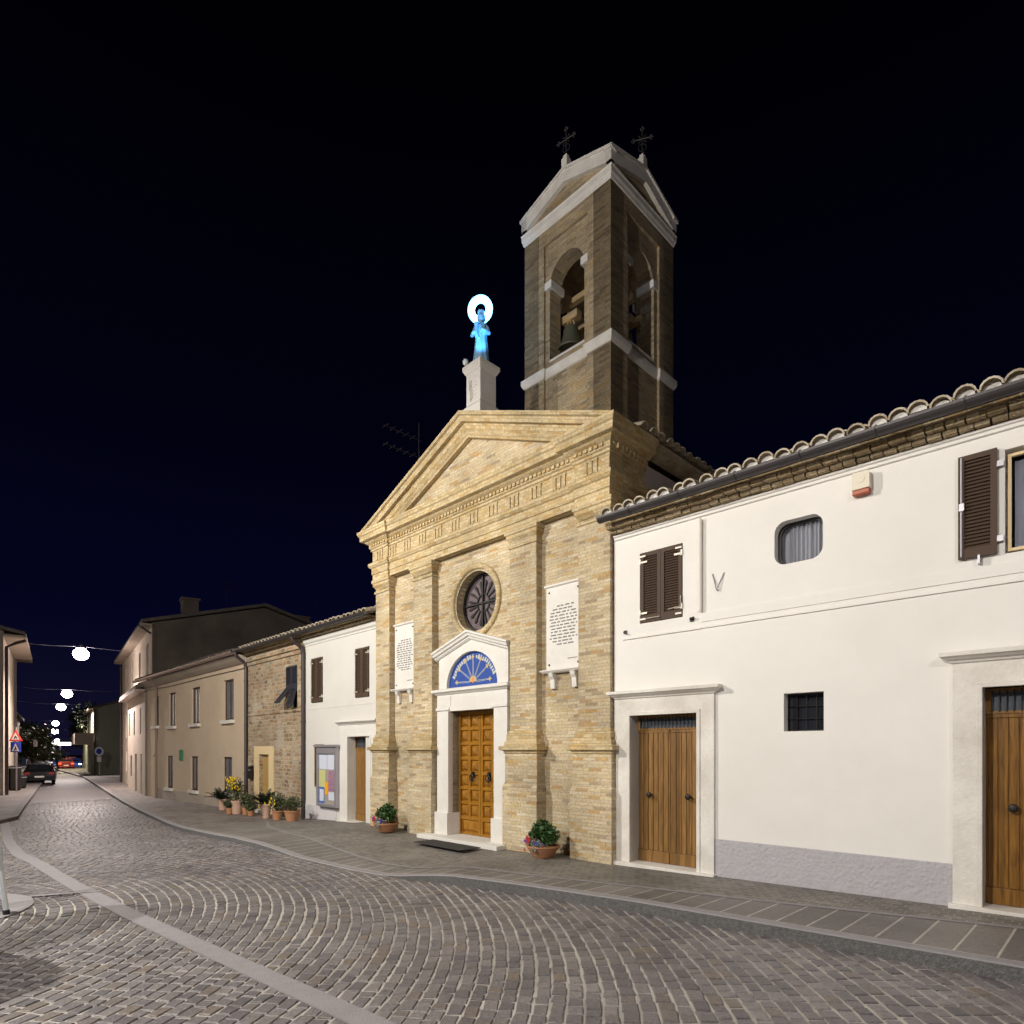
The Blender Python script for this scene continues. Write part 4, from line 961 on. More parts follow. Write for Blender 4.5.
# rubble house
h3 = house('rubble_stone_house', 'rough stone and brick house with a dark bathroom-sized shuttered window and an ochre door', -14.93, -10.80, 4.95, M['rubble'],
           [rect(-12.05,-11.30,3.05,4.30), rect(-14.0,-13.25,-.3,1.65)])
h3['label'] = 'rough rubble stone house with one blue-black shuttered window and an ochre door'
q = MB(); q.box(-14.9,-10.82,YL-.03,YL-.001,2.93,3.0); q.box(-14.9,-10.82,YL-.05,YL-.001,4.6,4.72); q.box(-14.9,-10.82,YL-.11,YL-.001,4.72,4.86); q.build('string_course', M['rubble'], h3)
for i in (0,1): louvre(h3, -12.04+.37*i, -12.04+.37*(i+1)-.006, 3.66, 4.29, YL-.01, M['shutter_b'], hinges=False)
q = MB()
for i in (0,1):
    q.m = Matrix.Translation((-12.04+.37*i,YL-.01,3.65)) @ Matrix.Rotation(R(-38 if i==0 else -14),4,'X')
    q.plate(rect(0,.36,-.58,0),[rect(.05,.31,-.52,-.05)],-.015,.015)
    z = -.51
    while z < -.07: q.poly([(.05,.01,z),(.31,.01,z),(.31,-.01,z+.03),(.05,-.01,z+.03)]); z += .045
q.build('tilted_lower_shutter', M['shutter_b'], h3)
q = MB(); q.plate([(-14.37,-.3),(-14.02,-.3),(-14.02,1.66),(-13.24,1.66),(-13.24,-.3),(-12.9,-.3),(-12.9,1.92),(-14.37,1.92)],[],YL-.03,YL+.02); q.build('door_surround', M['yellow'], h3)
q = MB(); q.box(-14.0,-13.25,YL+.1,YL+.15,-.3,1.65); q.box(-13.96,-13.3,YL+.085,YL+.099,-.05,.6); q.box(-13.96,-13.3,YL+.085,YL+.099,.7,1.58); do = q.build('door', M['yellowd'], h3, bevel=.01)
q = MB(); q.sphere((-13.35,YL+.06,.65),.03); q.build('knob', M['iron'], do)
q = MB(); q.box(-14.1,-13.2,YL-.12,YL+.1,-.4,-.12); q.build('doorstep', M['marble'], h3)
mbx = thing('mailbox', 'small dark mailbox on the stone house wall, left of its ochre door', 'mailbox', cw(-14.55,YL,1.05), RC)
q = MB(); q.box(-.13,.13,-.12,0,-.2,.18); q.poly([(-.14,-.14,.17),(.14,-.14,.17),(.14,0,.24),(-.14,0,.24)]); q.build('case', M['iron'], mbx, bevel=.01)
q = MB(); q.box(-.09,.09,-.125,-.121,.08,.11); q.build('slot', M['alu'], mbx)
# cream house
holes = []; win = []
for (a, c, z0, z1) in ((-17.14,-16.2,2.86,4.30),(-20.63,-19.68,2.84,4.28),(-23.64,-22.7,2.83,4.27),(-26.0,-25.17,2.9,4.26),(-17.23,-16.35,.28,1.55),(-20.75,-19.9,.20,1.55),(-23.97,-23.1,.15,1.55)):
    holes.append(rect(a,c,z0,z1)); win.append((a,c,z0,z1))
holes.append(rect(-26.15,-25.4,-.5,1.57))
h4 = house('cream_house', 'long cream rendered house with two rows of plain windows, left of the rubble stone house', -27.2, -14.95, 5.02, M['cream'], holes)
for a, c, z0, z1 in win:
    wo_ = sash_window(h4, a, c, z0, z1, .18, frame=M['shutter'], pane=M['glassb'], mull=1, fr=.06)
    q = MB(); q.box(a-.07,c+.07,YL-.12,YL+.1,z0-.12,z0-.0); q.build('sill', M['travertine'], wo_)
q = MB(); q.box(-26.15,-25.4,YL+.15,YL+.2,-.5,1.57); q.build('door', M['shutter'], h4)
q = MB(); q.box(-25.35,-15.0,YL-.03,YL-.001,-1,.08); q.build('plinth_band', M['pinkr'], h4)
q = MB(); q.sweep([(-27.2,YL,0),(-14.95,YL,0)],(0,0,1),[(0,4.72),(.08,4.74),(.22,4.82),(.36,4.92),(.38,4.97),(0,4.99)]); q.build('cornice', M['pinkr'], h4)
q = MB(); q.tube([(-27.1,YL-.025,4.62),(-23,YL-.025,4.56),(-19,YL-.025,4.58),(-14.9,YL-.025,4.56)],.012,5); q.build('wall_cable', M['pipe'], h4)
def gutter(par, x0, x1, y, z, m, r=.08):
    gt = MB(); pr = [(r*math.cos(R(a)), r*math.sin(R(a))) for a in range(180,361,30)]
    gt.sweep([(x0,y,z),(x1,y,z)],(0,0,1),[(-c, s) for c, s in pr]+[(c*.9, s*.9) for c, s in pr]); gt.build('gutter', m, par)
for t, x0, x1, m, rm_ in ((h2,-10.78,-6.98,M['gutter'],M['tile']),(h3,-14.93,-10.80,M['gutter'],M['tile'])):
    q = MB(); coppi(q, x0, x1, YL-.30, 5.10, R(18), 11, pitch=.24); q.build('roof', rm_, t)
    q = MB(); x = x0+.03
    while x < x1-.1:
        q.cbox((x+.07,YL-.06,4.975+rnd.uniform(-.005,.005)),(.12,.2,.06),rnd.uniform(-.05,.05)); q.cbox((x+.08,YL-.12,5.045),(.13,.3,.05),rnd.uniform(-.04,.04)); x += .16
    q.box(x0,x1,YL-.0,YL+.2,4.95,5.08); q.build('brick_eave', M['eavebrick'], t)
    gutter(t, x0, x1, YL-.36, 5.09, m)
q = MB(); coppi(q, -27.3, -14.95, YL-.42, 5.06, R(18), 11, pitch=.25); q.build('roof', M['tile_d'], h4)
gutter(h4, -27.3, -14.95, YL-.48, 5.06, M['gutter_p'], .10)
for x_, lab, p in ((-10.79,'dark downpipe between the small white house and the rubble stone house',h3),(-14.94,'',h4),(-25.3,'',h4)):
    q = MB(); gz_ = gu(-5.75+x_); m_ = M['pipe'] if x_ > -20 else M['gutter_p']
    q.tube([(x_,YL-.42,5.0),(x_,YL-.38,4.9),(x_,YL-.12,4.72),(x_,YL-.07,4.55),(x_,YL-.07,gz_-.05)],.055,10)
    for z_ in (1.0,2.6,4.1): q.tube([(x_,YL-.07,z_),(x_,YL-.07,z_+.04)],.068,10)
    q.build('downpipe', m_, p)
q = MB(); q.box(-14.98,-14.88,-.0,YL,0,0.01); 
gs = thing('green_sign', 'small green plate on the cream house wall between its lower windows', 'sign', cw(-21.9,YL,1.55), RC)
q = MB(); q.box(-.20,.20,-.05,0,-.18,.26); q.build('plate', M['signg'], gs, bevel=.01)
# notice board
nb = thing('notice_board', 'aluminium framed notice board with posters, mounted on the small white house left of its door', 'notice board', cw(-9.30,YL-.12,.28), RC)
q = MB(); q.plate(rect(-.53,.54,.0,1.60),[rect(-.46,.45,.07,1.42)],-.04,.06); q.box(-.6,.58,-.09,.06,1.60,1.66); q.box(-.4,-.32,.06,.12,.3,1.2); q.box(.3,.38,.06,.12,.3,1.2); q.build('frame', M['alu'], nb, bevel=.008)
q = MB(); q.box(-.47,.44,.02,.05,.07,1.42); q.build('backing', M['poster_bg'], nb)
for (a,c,z0,z1,m) in ((-.45,-.02,1.0,1.40,'poster_w'),(.0,.42,1.0,1.40,'poster_w'),(-.45,-.1,.5,.98,'poster_y'),(.06,.42,.40,.97,'poster_p'),(.06,.42,.18,.42,'poster_w'),(-.46,-.18,.09,.52,'poster_b'),(-.42,-.2,.14,.46,'poster_w'),(-.13,.04,.32,.66,'poster_o')):
    q = MB(); d = .004 if m != 'poster_o' else .008; q.box(a,c,.015-d,.0185-(.002 if (a,c)==(-.42,-.2) else 0),z0,z1)
    if (a,c) == (-.42,-.2): q = MB(); q.box(a,c,.006,.010,z0,z1)
    q.build('poster', M[m], nb)
# chimneys and aerials
def antenna(loc, rz, h, label, s=1.0):
    t = thing('tv_aerial', label, 'aerial', loc, rz)
    q = MB(); q.tube([(0,0,-1.2),(0,0,h)],.012,6); q.build('mast', M['gutter'], t)
    q = MB()
    for z_ in (h*.78, h*.55): q.tube([(-1.1*s,0,z_),(0.1*s,0,z_)],.010,5)
    for z_, in ((h*.78,),): q.tube([(0,0,z_-.18),(0,0,z_+.18)],.01,5)
    for k in range(5):
        for z_ in (h*.78, h*.55): q.tube([(-1.05*s+.2*k,-.12,z_),(-1.05*s+.2*k,.12,z_)],.008,4)
    q.build('elements', M['gutter'], t)
antenna(cw(-6.95,1.3,8.2), math.atan2(VY,VX), 1.95, 'thin television aerial standing behind the left slope of the church pediment', .95)

# ---------------------------------------------------------------- tall building and connecting house beyond the bend
B0 = Vector((-17.44,28.9,0)); R2 = math.atan2(.7994,-.6008)   # local x runs away down the street
TM = Matrix.Translation(B0) @ Matrix.Rotation(R2, 4, 'Z')
# local y>0 is the street side (left of travel); buildings extend to -y; build facades facing +y
def street_block(name, label, base, x0, x1, zt, mw, mfront, wins, depth=9, roof=M['tile_d'], over=.55, gable=1.2, side='R', cat='house', winm=None, eave_m=None):
    """side R: building right of the street (extends to -y of street frame); L: left of it"""
    t = thing(name, label, cat, base, R2)
    sg = -1 if side == 'R' else 1
    mx = Matrix.Scale(1 if sg > 0 else -1, 4, (0,1,0))
    b = MB()
    def Y(y): return sg*y
    # front wall with window openings
    f = MB(); f.m = Matrix.Identity(4)
    holes = [rect(a,c,z0,z1) for a,c,z0,z1 in wins]
    if sg < 0:  # street is on +y: rotate 180 about z so that plate's -y faces +y
        f.m = Matrix.Rotation(math.pi,4,'Z'); f.plate([(-x,z) for x,z in rect(x0,x1,-1.5,zt)], [[(-x,z) for x,z in h] for h in holes], 0, .2, back=False)
    else:
        f.plate(rect(x0,x1,-1.5,zt), holes, 0, .2, back=False)
    f.build('front_wall', mfront, t)
    mid = depth/2
    for xx in (x0, x1-.25):
        g_ = MB(); g_.m = Matrix.Rotation(math.pi/2,4,'Z')   # plate x -> world y
        outer = [(Y(.001),-1.5),(Y(depth),-1.5),(Y(depth),zt),(Y(mid),zt+gable),(Y(.001),zt)]
        g_.plate(outer, [], -xx-.25, -xx); g_.build('gable_wall', mw, t)
    g_ = MB(); a_, c_ = sorted((Y(depth),Y(depth-.2))); g_.box(x0+.25,x1-.25,a_,c_,-1.5,zt); g_.build('rear_wall', mw, t)
    r_ = MB(); e0, e1 = x0-.25, x1+.25; th = .16; sl = gable/mid
    for (ya, za, yb, zb) in ((-over, zt-over*sl+.05, mid, zt+gable+.05), (depth+over, zt-over*sl+.05, mid, zt+gable+.05)):
        ring = [(e0,Y(ya),za),(e1,Y(ya),za),(e1,Y(yb),zb),(e0,Y(yb),zb)]; top = [(p[0],p[1],p[2]+th) for p in ring]
        r_.poly(ring[::-1]); r_.poly(top)
        for k in range(4): r_.poly([ring[k],ring[(k+1)%4],top[(k+1)%4],top[k]])
    r_.build('roof', roof, t)
    if eave_m:
        q = MB(); a_, c_ = sorted((Y(-over-.04), Y(-.001))); q.box(x0-.2,x1+.2,a_,c_,zt-over*sl-.06,zt-over*sl+.03); q.build('eave', eave_m, t)
    for a,c,z0,z1 in wins:
        q = MB(); a_, c_ = sorted((Y(.14),Y(.17))); q.box(a,c,a_,c_,z0,z1); wo_ = q.build('window' if z0 > .3 else 'door', M['shutter'] if winm is None else winm, t)
        q = MB(); a_, c_ = sorted((Y(.125),Y(.139))); m_ = (a+c)/2; q.box(a+.06,m_-.03,a_,c_,z0+.07,z1-.07); q.box(m_+.03,c-.06,a_,c_,z0+.07,z1-.07); q.build('pane', M['glassb'], wo_)
    return t
# connecting house (pale, in front of tall one's foot)
ch_ = street_block('corner_house', 'low pinkish corner house where the row bends, left of the cream house', B0, .0, 8.5, 4.75, M['pinkr'], M['pinkr'],
    [(1.6,2.3,2.6,3.9),(4.6,5.3,2.6,3.9),(1.2,2.0,-.5,1.6),(3.6,4.6,-.5,1.6),(6.2,7.0,.3,1.5),(7.2,8.0,2.6,3.9)], depth=4.0, gable=.5, over=.4, eave_m=M['gutter_p'])
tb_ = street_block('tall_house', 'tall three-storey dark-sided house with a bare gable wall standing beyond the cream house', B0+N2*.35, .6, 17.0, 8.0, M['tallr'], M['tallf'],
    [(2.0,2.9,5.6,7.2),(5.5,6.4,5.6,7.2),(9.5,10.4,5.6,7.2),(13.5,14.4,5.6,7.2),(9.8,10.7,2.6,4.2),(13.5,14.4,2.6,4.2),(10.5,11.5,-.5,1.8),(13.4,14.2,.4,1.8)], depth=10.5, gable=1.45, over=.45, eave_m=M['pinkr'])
q = MB(); q.tube([(16.4,.12,7.6),(16.4,.12,-.5)],.07,8); q.build('downpipe', M['pipe'], tb_); q = MB(); q.tube([(1.0,.9-.35,7.9),(1.0,.15-.35,7.4)],.05,8); q.build('downpipe', M['pipe'], tb_)
def chimney(par, x, y, z, h, s=.3):
    q = MB(); q.box(x-s,x+s,y-s,y+s,z-1.2,z+h); q.box(x-s-.07,x+s+.07,y-s-.07,y+s+.07,z+h,z+h+.1); q.build('chimney', M['tallr'], par)
chimney(tb_, 1.6,-1.8,8.6,.9,.36); chimney(tb_, 2.0,-7.6,8.7,.7,.4); chimney(tb_, 2.5,-9.4,8.2,.8,.4)
antenna(TM @ Vector((1.6,-3.9,9.6)), RC, 1.4, 'slender mast on the ridge of the tall dark-sided house', .05)
antenna(TM @ Vector((1.6,-8.7,9.0)), RC, 1.7, 'bare aerial mast on the right part of the tall house roof', .05)
# ---------------------------------------------------------------- right side further away
BR = B0 + D2*34 
fr = street_block('grey_green_house', 'distant grey-green house with a pale projecting balcony on the right of the street', BR - N2*.6, 0, 13, 5.6, M['greenr'], M['greenr'],
    [(1.5,2.4,3.2,4.6),(5,5.9,3.2,4.6),(1.2,2.3,-.5,1.7),(4.4,5.6,-.5,1.7),(8.5,9.5,3.2,4.6),(8,9.4,-.5,1.7)], depth=6, gable=1.0, over=.4)
q = MB(); q.box(-.2,12,-.05 if False else .01,1.4,2.35,2.5); q.plate(rect(-.2,12,2.5,3.35),[],1.32,1.4); q.box(-.2,-.1,.0,1.4,2.5,3.35); q.build('balcony', M['tallf'], fr)
street_block('far_plain_house', 'farthest plain house on the right of the street, beyond the balcony house', B0 + D2*52 - N2*.3, 0, 18, 6.2, M['tallr'], M['greenr'], [(2,3,3,4.5),(7,8,3,4.5),(12,13,3,4.5)], depth=7, gable=1.2, over=.4)

# ---------------------------------------------------------------- left side buildings
# corner at (-24.67,29.52); street wall runs along D2, piazza wall runs to the left
LB = Vector((-24.6,29.4,0))
lh = street_block('left_corner_house', 'tall pale house with overhanging eaves at the left edge of the street', LB, 0, 9.0, 7.55, M['tallf'], M['tallf'],
    [(2.0,2.9,3.2,4.8),(5.6,6.5,3.2,4.8),(1.4,2.6,-.5,1.9),(5.0,6.4,-.5,1.9)], depth=9, gable=1.0, over=.85, side='L', eave_m=M['pinkr'])
q = MB(); q.tube([(.15,-.85,7.2),(.10,-.5,7.05),(.08,-.12,6.8),(.08,-.12,-.5)],.075,8); q.build('downpipe', M['pipe'], lh)
lh2 = street_block('left_second_house', 'slightly lower house behind the left corner house, with brown eaves and a shop awning', LB+D2*9.3+N2*-.1, 0, 6.2, 8.1, M['tallf'], M['pinkr'],
    [(1.2,2.1,3.2,4.6),(4,4.9,3.2,4.6),(.8,2.2,-.5,1.7),(3.5,5.0,-.5,1.7)], depth=8, gable=.9, over=.8, side='L', eave_m=M['brownwood'])
lh3 = street_block('left_low_house', 'low house with a grey canopy on the left of the street, beside the parked cars', LB+D2*16+N2*-.4, 0, 12, 4.3, M['tallr'], M['pinkr'], [(1,3,-.5,1.7),(5,7,-.5,1.7),(9,11,-.5,1.7)], depth=7, gable=.8, over=.3, side='L')
q = MB(); q.plate(rect(.5,8.5,2.05,2.55),[],-1.25,-1.18); q.poly([(.5,-1.2,2.5),(8.5,-1.2,2.5),(8.5,0,2.8),(.5,0,2.8)]); q.build('canopy', M['tallf'], lh3)
street_block('left_far_house', 'dim grey house far down the left side of the street behind the dark trees', LB+D2*34+N2*-3, 0, 16, 6.0, M['tallr'], M['tallr'], [(2,3,3,4.5),(7,8,3,4.5)], depth=8, gable=1.2, over=.4, side='L')
bb = street_block('blue_shed', 'bluish-lit blue building closing the far left end of the street', Vector((-73.5,92,0)), 0, 9, 3.4, M['blueb'], M['blueb'], [(1.5,3,-.5,1.8),(5,6.5,-.5,1.8)], depth=6, gable=.6, over=.3, side='L')

# ---------------------------------------------------------------- vegetation
def leafcloud(mb, c, rad, n, size, rg, elong=1.0):
    c = Vector(c)
    for _ in range(n):
        d = Vector((rg.gauss(0,1),rg.gauss(0,1),rg.gauss(0,1))).normalized()*rg.uniform(.25,1.12)
        p = c+Vector((d.x*rad[0],d.y*rad[1],d.z*rad[2])); s_ = size*rg.uniform(.6,1.4)
        a = Vector((rg.gauss(0,1),rg.gauss(0,1),rg.gauss(0,1))).normalized(); b2 = a.cross(Vector((rg.gauss(0,1),rg.gauss(0,1),rg.gauss(0,1)))).normalized()
        mb.poly([p-a*s_*elong, p+b2*s_*.45, p+a*s_*elong, p-b2*s_*.45])
def tree(label, loc, h, r, m=M['leafd'], seed=1, group='dark trees at the far end of the street', n=2600, name='tree'):
    rg = random.Random(seed); t = thing(name, label, 'tree', loc, 0, group)
    q = MB(); q.tube([(0,0,-.3),(.05*h,0,h*.25),(0,.03*h,h*.5)],.045*h,8,.02*h)
    for k in range(6):
        a = k*1.05+rg.random(); q.tube([(0,0,h*(.3+.03*k)),(r*.4*math.cos(a),r*.4*math.sin(a),h*.55),(r*.7*math.cos(a),r*.7*math.sin(a),h*.72)],.018*h,5,.005*h)
    q.build('trunk', M['bark'], t)
    q = MB()
    for k in range(16):
        a = rg.random()*6.28; rr = r*rg.uniform(.1,.75); z_ = h*rg.uniform(.42,.9)
        s_ = r*rg.uniform(.28,.45); leafcloud(q, (rr*math.cos(a),rr*math.sin(a),z_), (s_,s_,s_*.8), n//16, .05*r+.06, rg)
    q.build('crown', m, t)
for i, (px, Z, h, r, lab) in enumerate(((97,76,8.4,3.0,'largest dark round tree in front of the far right houses'),(88,92,8.6,3.0,'dark tree beside the largest one, nearer the middle of the street end'),(82,118,8.0,2.6,'small dark tree in the centre of the street end behind the lamps'),(31,52,4.3,2.0,'olive-green lit garden tree behind the black parked car'),(43,66,3.6,2.2,'low green shrubby tree to the right of the olive one'),(27,62,5.2,2.4,'tall dim grey-green tree behind the left row of houses'))):
    X = (px-512)/608*Z; tree(lab, (X,Z,g(X,Z)), h, r, M['leafg'] if i in (3,4) else M['leafd'], 20+i)
def flowerheads(mb, pts, size, rg):
    for p in pts:
        p = Vector(p)
        for k in range(6):
            a = k*1.047; b2 = Vector((math.cos(a)*size, -.25*size+rg.uniform(-.2,.2)*size, math.sin(a)*size)); c2 = Vector((math.cos(a+.7)*size*.8, 0, math.sin(a+.7)*size*.8))
            mb.poly([p, p+b2, p+b2*.6+c2*.6, p+c2])
        mb.sphere(p, size*.3, 6, 4)
def bowl(label, loc, flip, seed):
    rg = random.Random(seed); t = thing('flower_bowl', label, 'flower bowl', loc, RC+rg.uniform(-.3,.3), 'terracotta flower bowls by the church door')
    q = MB(); q.lathe([(.15,0),(.17,.02),(.245,.13),(.27,.17),(.285,.18),(.285,.205),(.25,.205),(.24,.17)],n=28,caps=False); q.lathe([(0.001,.001),(.15,.001)],n=20,caps=False); q.lathe([(.001,.165),(.24,.165)],n=20,caps=False); q.build('pot', M['terra'], t, smooth=False)
    q = MB(); sx_ = -1 if flip else 1
    leafcloud(q, (-.04*sx_,.02,.44), (.19,.16,.17), 620, .036, rg, 1.3); leafcloud(q, (.15*sx_,.02,.38), (.17,.14,.15), 480, .034, rg, 1.3); leafcloud(q, (-.16*sx_,.0,.36), (.14,.12,.11), 260, .034, rg, 1.3)
    for k in range(7):
        a = rg.uniform(.3,2.8); x_ = .1*math.cos(a); L_ = rg.uniform(.16,.26); leafcloud(q, (.02+(.1+L_*.6)*math.cos(a),0,.34+L_*.8*math.sin(a)), (.05,.04,.07), 40, .026, rg, 1.4)
    leafcloud(q, (-.28,-.05,.36),(.07,.03,.03),40,.028,rg,1.4)
    q.build('foliage', M['leaf'], t)
    q = MB(); leafcloud(q,(-.24,-.10,.22),(.09,.07,.08),150,.026,rg,1.1); leafcloud(q,(.06,-.2,.24),(.12,.06,.08),220,.024,rg,1.1); leafcloud(q,(.1,-.27,.15),(.05,.02,.05),60,.02,rg); q.build('silver_foliage', M['leafs'], t)
    q = MB(); flowerheads(q,[(-.1+rg.uniform(-.05,.05),-.22+rg.uniform(-.03,.0),.30+rg.uniform(-.05,.06)) for _ in range(14)]+[(.0,-.2,.31),(-.13,-.29,.15),(-.12,-.29,.13)],.026,rg)
    q.build('red_flowers', M['flR'], t)
    q = MB(); flowerheads(q,[(-.26+rg.uniform(-.05,.04),-.16,.27+rg.uniform(-.04,.04)) for _ in range(9)]+[(.11+rg.uniform(-.05,.05),-.23,.28+rg.uniform(-.04,.03)) for _ in range(8)]+[(.2,-.15,.25)],.024,rg)
    q.build('violet_flowers', M['flB'], t)
bowl('terracotta bowl of red and violet flowers right of the church door', cw(-1.12,-.40,gu(-6.9)), False, 3)
bowl('terracotta bowl of red and violet flowers at the far left pilaster of the church', cw(-5.69,-.50,0.0), True, 9)
dm = MB(); dm.box(-3.98,-2.55,-1.0,-.52,.006,.018)
o = dm.build('door_mat', M['matd']); o.matrix_basis = church_M; tag(o, 'dark rubber door mat lying in front of the church doorstep', 'door mat')

def pot(label, x, y, r, h, kind, seed, pale=False, ph=.5):
    rg = random.Random(seed); W_ = cw(x,y,0); W_.z = g(W_.x,W_.y)
    t = thing('potted_plant', label, 'potted plant', W_, RC, 'potted plants along the house fronts')
    q = MB(); q.lathe([(.001,0),(r*.72,0),(r*.95,h*.86),(r*1.06,h*.87),(r*1.06,h),(r*.93,h),(r*.9,h*.88),(.001,h*.88)],n=20,caps=False); q.build('pot', M['terrap' if pale else 'terra'], t)
    q = MB()
    if kind == 'palm':
        for k in range(36):
            a = rg.random()*6.28; L_ = ph*rg.uniform(.8,1.25); el = rg.uniform(.45,1.3); pr_ = Vector((0,0,h*.9))
            dirh = Vector((math.cos(a),math.sin(a),0)); side = Vector((-math.sin(a),math.cos(a),0)); prev = pr_
            for s_ in range(8):
                f_ = (s_+1)/8; p = Vector((0,0,h*.9))+dirh*L_*f_*math.cos(el)+Vector((0,0,1))*(L_*f_*math.sin(el)-L_*.35*f_*f_)
                wd = .10*(1-abs(f_-.5))*ph/.5
                for sd in (-1,1): q.poly([prev, prev+side*sd*wd+Vector((0,0,-.03)), p])
                prev = p
        mt = M['leaf'] if seed % 2 else M['leafd']; mt = M['leafd']
    else:
        for k in range(10):
            a = rg.random()*6.28; q.tube([(0,0,h*.85),(.1*math.cos(a),.1*math.sin(a),h+ph*.5)],.008,4)
        sp_ = max(r*1.5, ph*.42); leafcloud(q,(0,0,h+ph*.5),(sp_,sp_*.9,ph*.48),650,.032,rg,1.5); mt = M['leafg']
    q.build('foliage', mt, t)
    if kind == 'yellow':
        q = MB(); flowerheads(q,[(rg.uniform(-1,1)*.33, -rg.uniform(.0,1.0)*.25, h+ph*rg.uniform(.5,1.05)) for _ in range(80)],.042,rg); q.build('yellow_flowers', M['flY'], t)
    if kind == 'few':
        q = MB(); flowerheads(q,[(rg.uniform(-.9,.6)*.24, -rg.uniform(.6,1.2)*.22, h+ph*rg.uniform(.15,.8)) for _ in range(7)],.05,rg); q.build('yellow_flowers', M['flY'], t)
pot('pale pot with a dark palm, leftmost plant by the cream house', -15.79, -0.4, 0.15, 0.38, 'palm', 1, True, 0.62)
pot('tall pale pot full of bright yellow flowers against the cream house', -13.92, -0.62, 0.18, 0.42, 'yellow', 2, True, 0.72)
pot('low clay pot with a small dark bush, between palm and yellow flowers', -14.05, -0.8, 0.12, 0.2, 'bush', 3, False, 0.25)
pot('small clay pot with thin leafy stems just right of the yellow flowers', -13.29, -0.6, 0.11, 0.24, 'bush', 4, False, 0.42)
pot('very small clay pot with low leaves beside the cream house downpipe', -12.87, -0.6, 0.11, 0.16, 'bush', 5, False, 0.22)
pot('tall pale pot with a spreading dark palm in front of the ochre door', -11.78, -0.6, 0.15, 0.42, 'palm', 6, True, 0.66)
pot('clay pot with a few large yellow flowers in front of the rubble stone wall', -11.01, -0.6, 0.16, 0.26, 'few', 7, False, 0.5)
pot('wide clay pot of grey-green leaves, rightmost of the plants by the rubble wall', -10.10, -0.6, 0.2, 0.29, 'bush', 8, False, 0.38)

# ---------------------------------------------------------------- cars
def car(label, px, Z, paint, seed=0, lit=False, toward=False, group='cars down the street', van=False):
    X = (px-512)/608*Z; z = g(X,Z)+ROAD-.02
    t = thing('parked_car', label, 'car', (X,Z,z), R2+(math.pi if toward else 0), group)
    H_ = 1.9 if van else 1.42
    # body: side profile extruded, local +x forward
    prof = [(-2.0,.32),(-2.08,.55),(-2.05,.88),(-1.95,.98),(-1.1,1.0),(.75,.98),(1.75,.86),(2.05,.70),(2.08,.42),(1.95,.28),(-1.9,.28)]
    cab = [(-1.75,.97),(-1.35,H_-.06),(-1.0,H_),(.15,H_),(.45,H_-.05),(1.05,.95)]
    b = MB()
    def ext(mb, P, w0, w1, zsplit=None):
        n = len(P); a = [mb.add((x,-w0 if z_ < 1.0 else -w1,z_)) for x,z_ in P]; c = [mb.add((x,w0 if z_ < 1.0 else w1,z_)) for x,z_ in P]
        mb.f.append(a[::-1]); mb.f.append(c)
        for k in range(n): mb.f.append([a[k],a[(k+1)%n],c[(k+1)%n],c[k]])
    ext(b, prof[::-1], .84, .84); ext(b, [(p[0],p[1]) for p in cab][::1], .80, .62)
    body = b.build('body', paint, t, bevel=.03)
    g_ = MB()
    g_.poly([(-1.70,-.62,1.05),(-1.70,.62,1.05),(-1.40,.54,H_-.10),(-1.40,-.54,H_-.10)]); 
    g_.m = Matrix.Translation((-.02,0,.0)); g_.poly([(1.02,-.62,1.03),(.50,-.54,H_-.09),(.50,.54,H_-.09),(1.02,.62,1.03)])
    g_.m = Matrix.Identity(4)
    for s_ in (-1,1): g_.poly([(-1.5,s_*.80,1.03),(.85,s_*.80,1.03),(.35,s_*.67,H_-.1),(-1.2,s_*.67,H_-.1)][::s_])
    g_.build('windows', M['glass'], t)
    for x_ in (-1.3,1.3):
        for s_ in (-1,1):
            w_ = MB(); w_.m = Matrix.Translation((x_,s_*.76,.31)) @ Matrix.Rotation(math.pi/2,4,'X'); w_.lathe([(.18,-.1),(.28,-.11),(.31,-.08),(.31,.08),(.28,.11),(.18,.1)],n=20); wo_ = w_.build('wheel', M['tyre'], t)
            r_ = MB(); r_.m = Matrix.Translation((x_,s_*.80,.31)) @ Matrix.Rotation(math.pi/2,4,'X'); r_.lathe([(.02,-.08),(.17,-.085),(.18,.08),(.02,.085)],n=12); r_.build('rim', M['alu'], wo_)
    for s_ in (-1,1):
        l_ = MB(); l_.box(-2.10,-2.02,s_*.66-.14,s_*.66+.14,.70,.86); l_.build('tail_light', M['tailhot'] if lit else M['tail'], t)
        l_ = MB(); l_.box(1.98,2.10,s_*.64-.14,s_*.64+.14,.58,.70); l_.build('headlight', M['head'] if lit and toward else M['plate'], t)
    l_ = MB(); l_.box(-2.12,-2.06,-.26,.26,.50,.61); l_.build('number_plate', M['plate'], t)
    b2 = MB(); b2.box(-2.13,-1.9,-.82,.82,.30,.46); b2.box(1.95,2.13,-.82,.82,.26,.42); b2.build('bumper', paint, t, bevel=.02)
    return t
car('black hatchback parked on the left of the street, nearest of the cars', 40, 43, M['paint'])
car('silver car parked just beyond the black hatchback', 43, 50, M['paints'])
car('blue-lit car driving away in the middle of the street with lit tail lights', 56, 84, M['paintb'], lit=True)
car('red-lit car on the road at the far end with glowing tail lights', 66, 80, M['paintr'], lit=True)
car('blue-lit car coming towards the camera on the right side with lit headlights', 74, 84, M['paintb'], lit=True, toward=True)
car('small red-lit car behind the others, right of the far lamp posts', 71, 98, M['paintr'], lit=True)

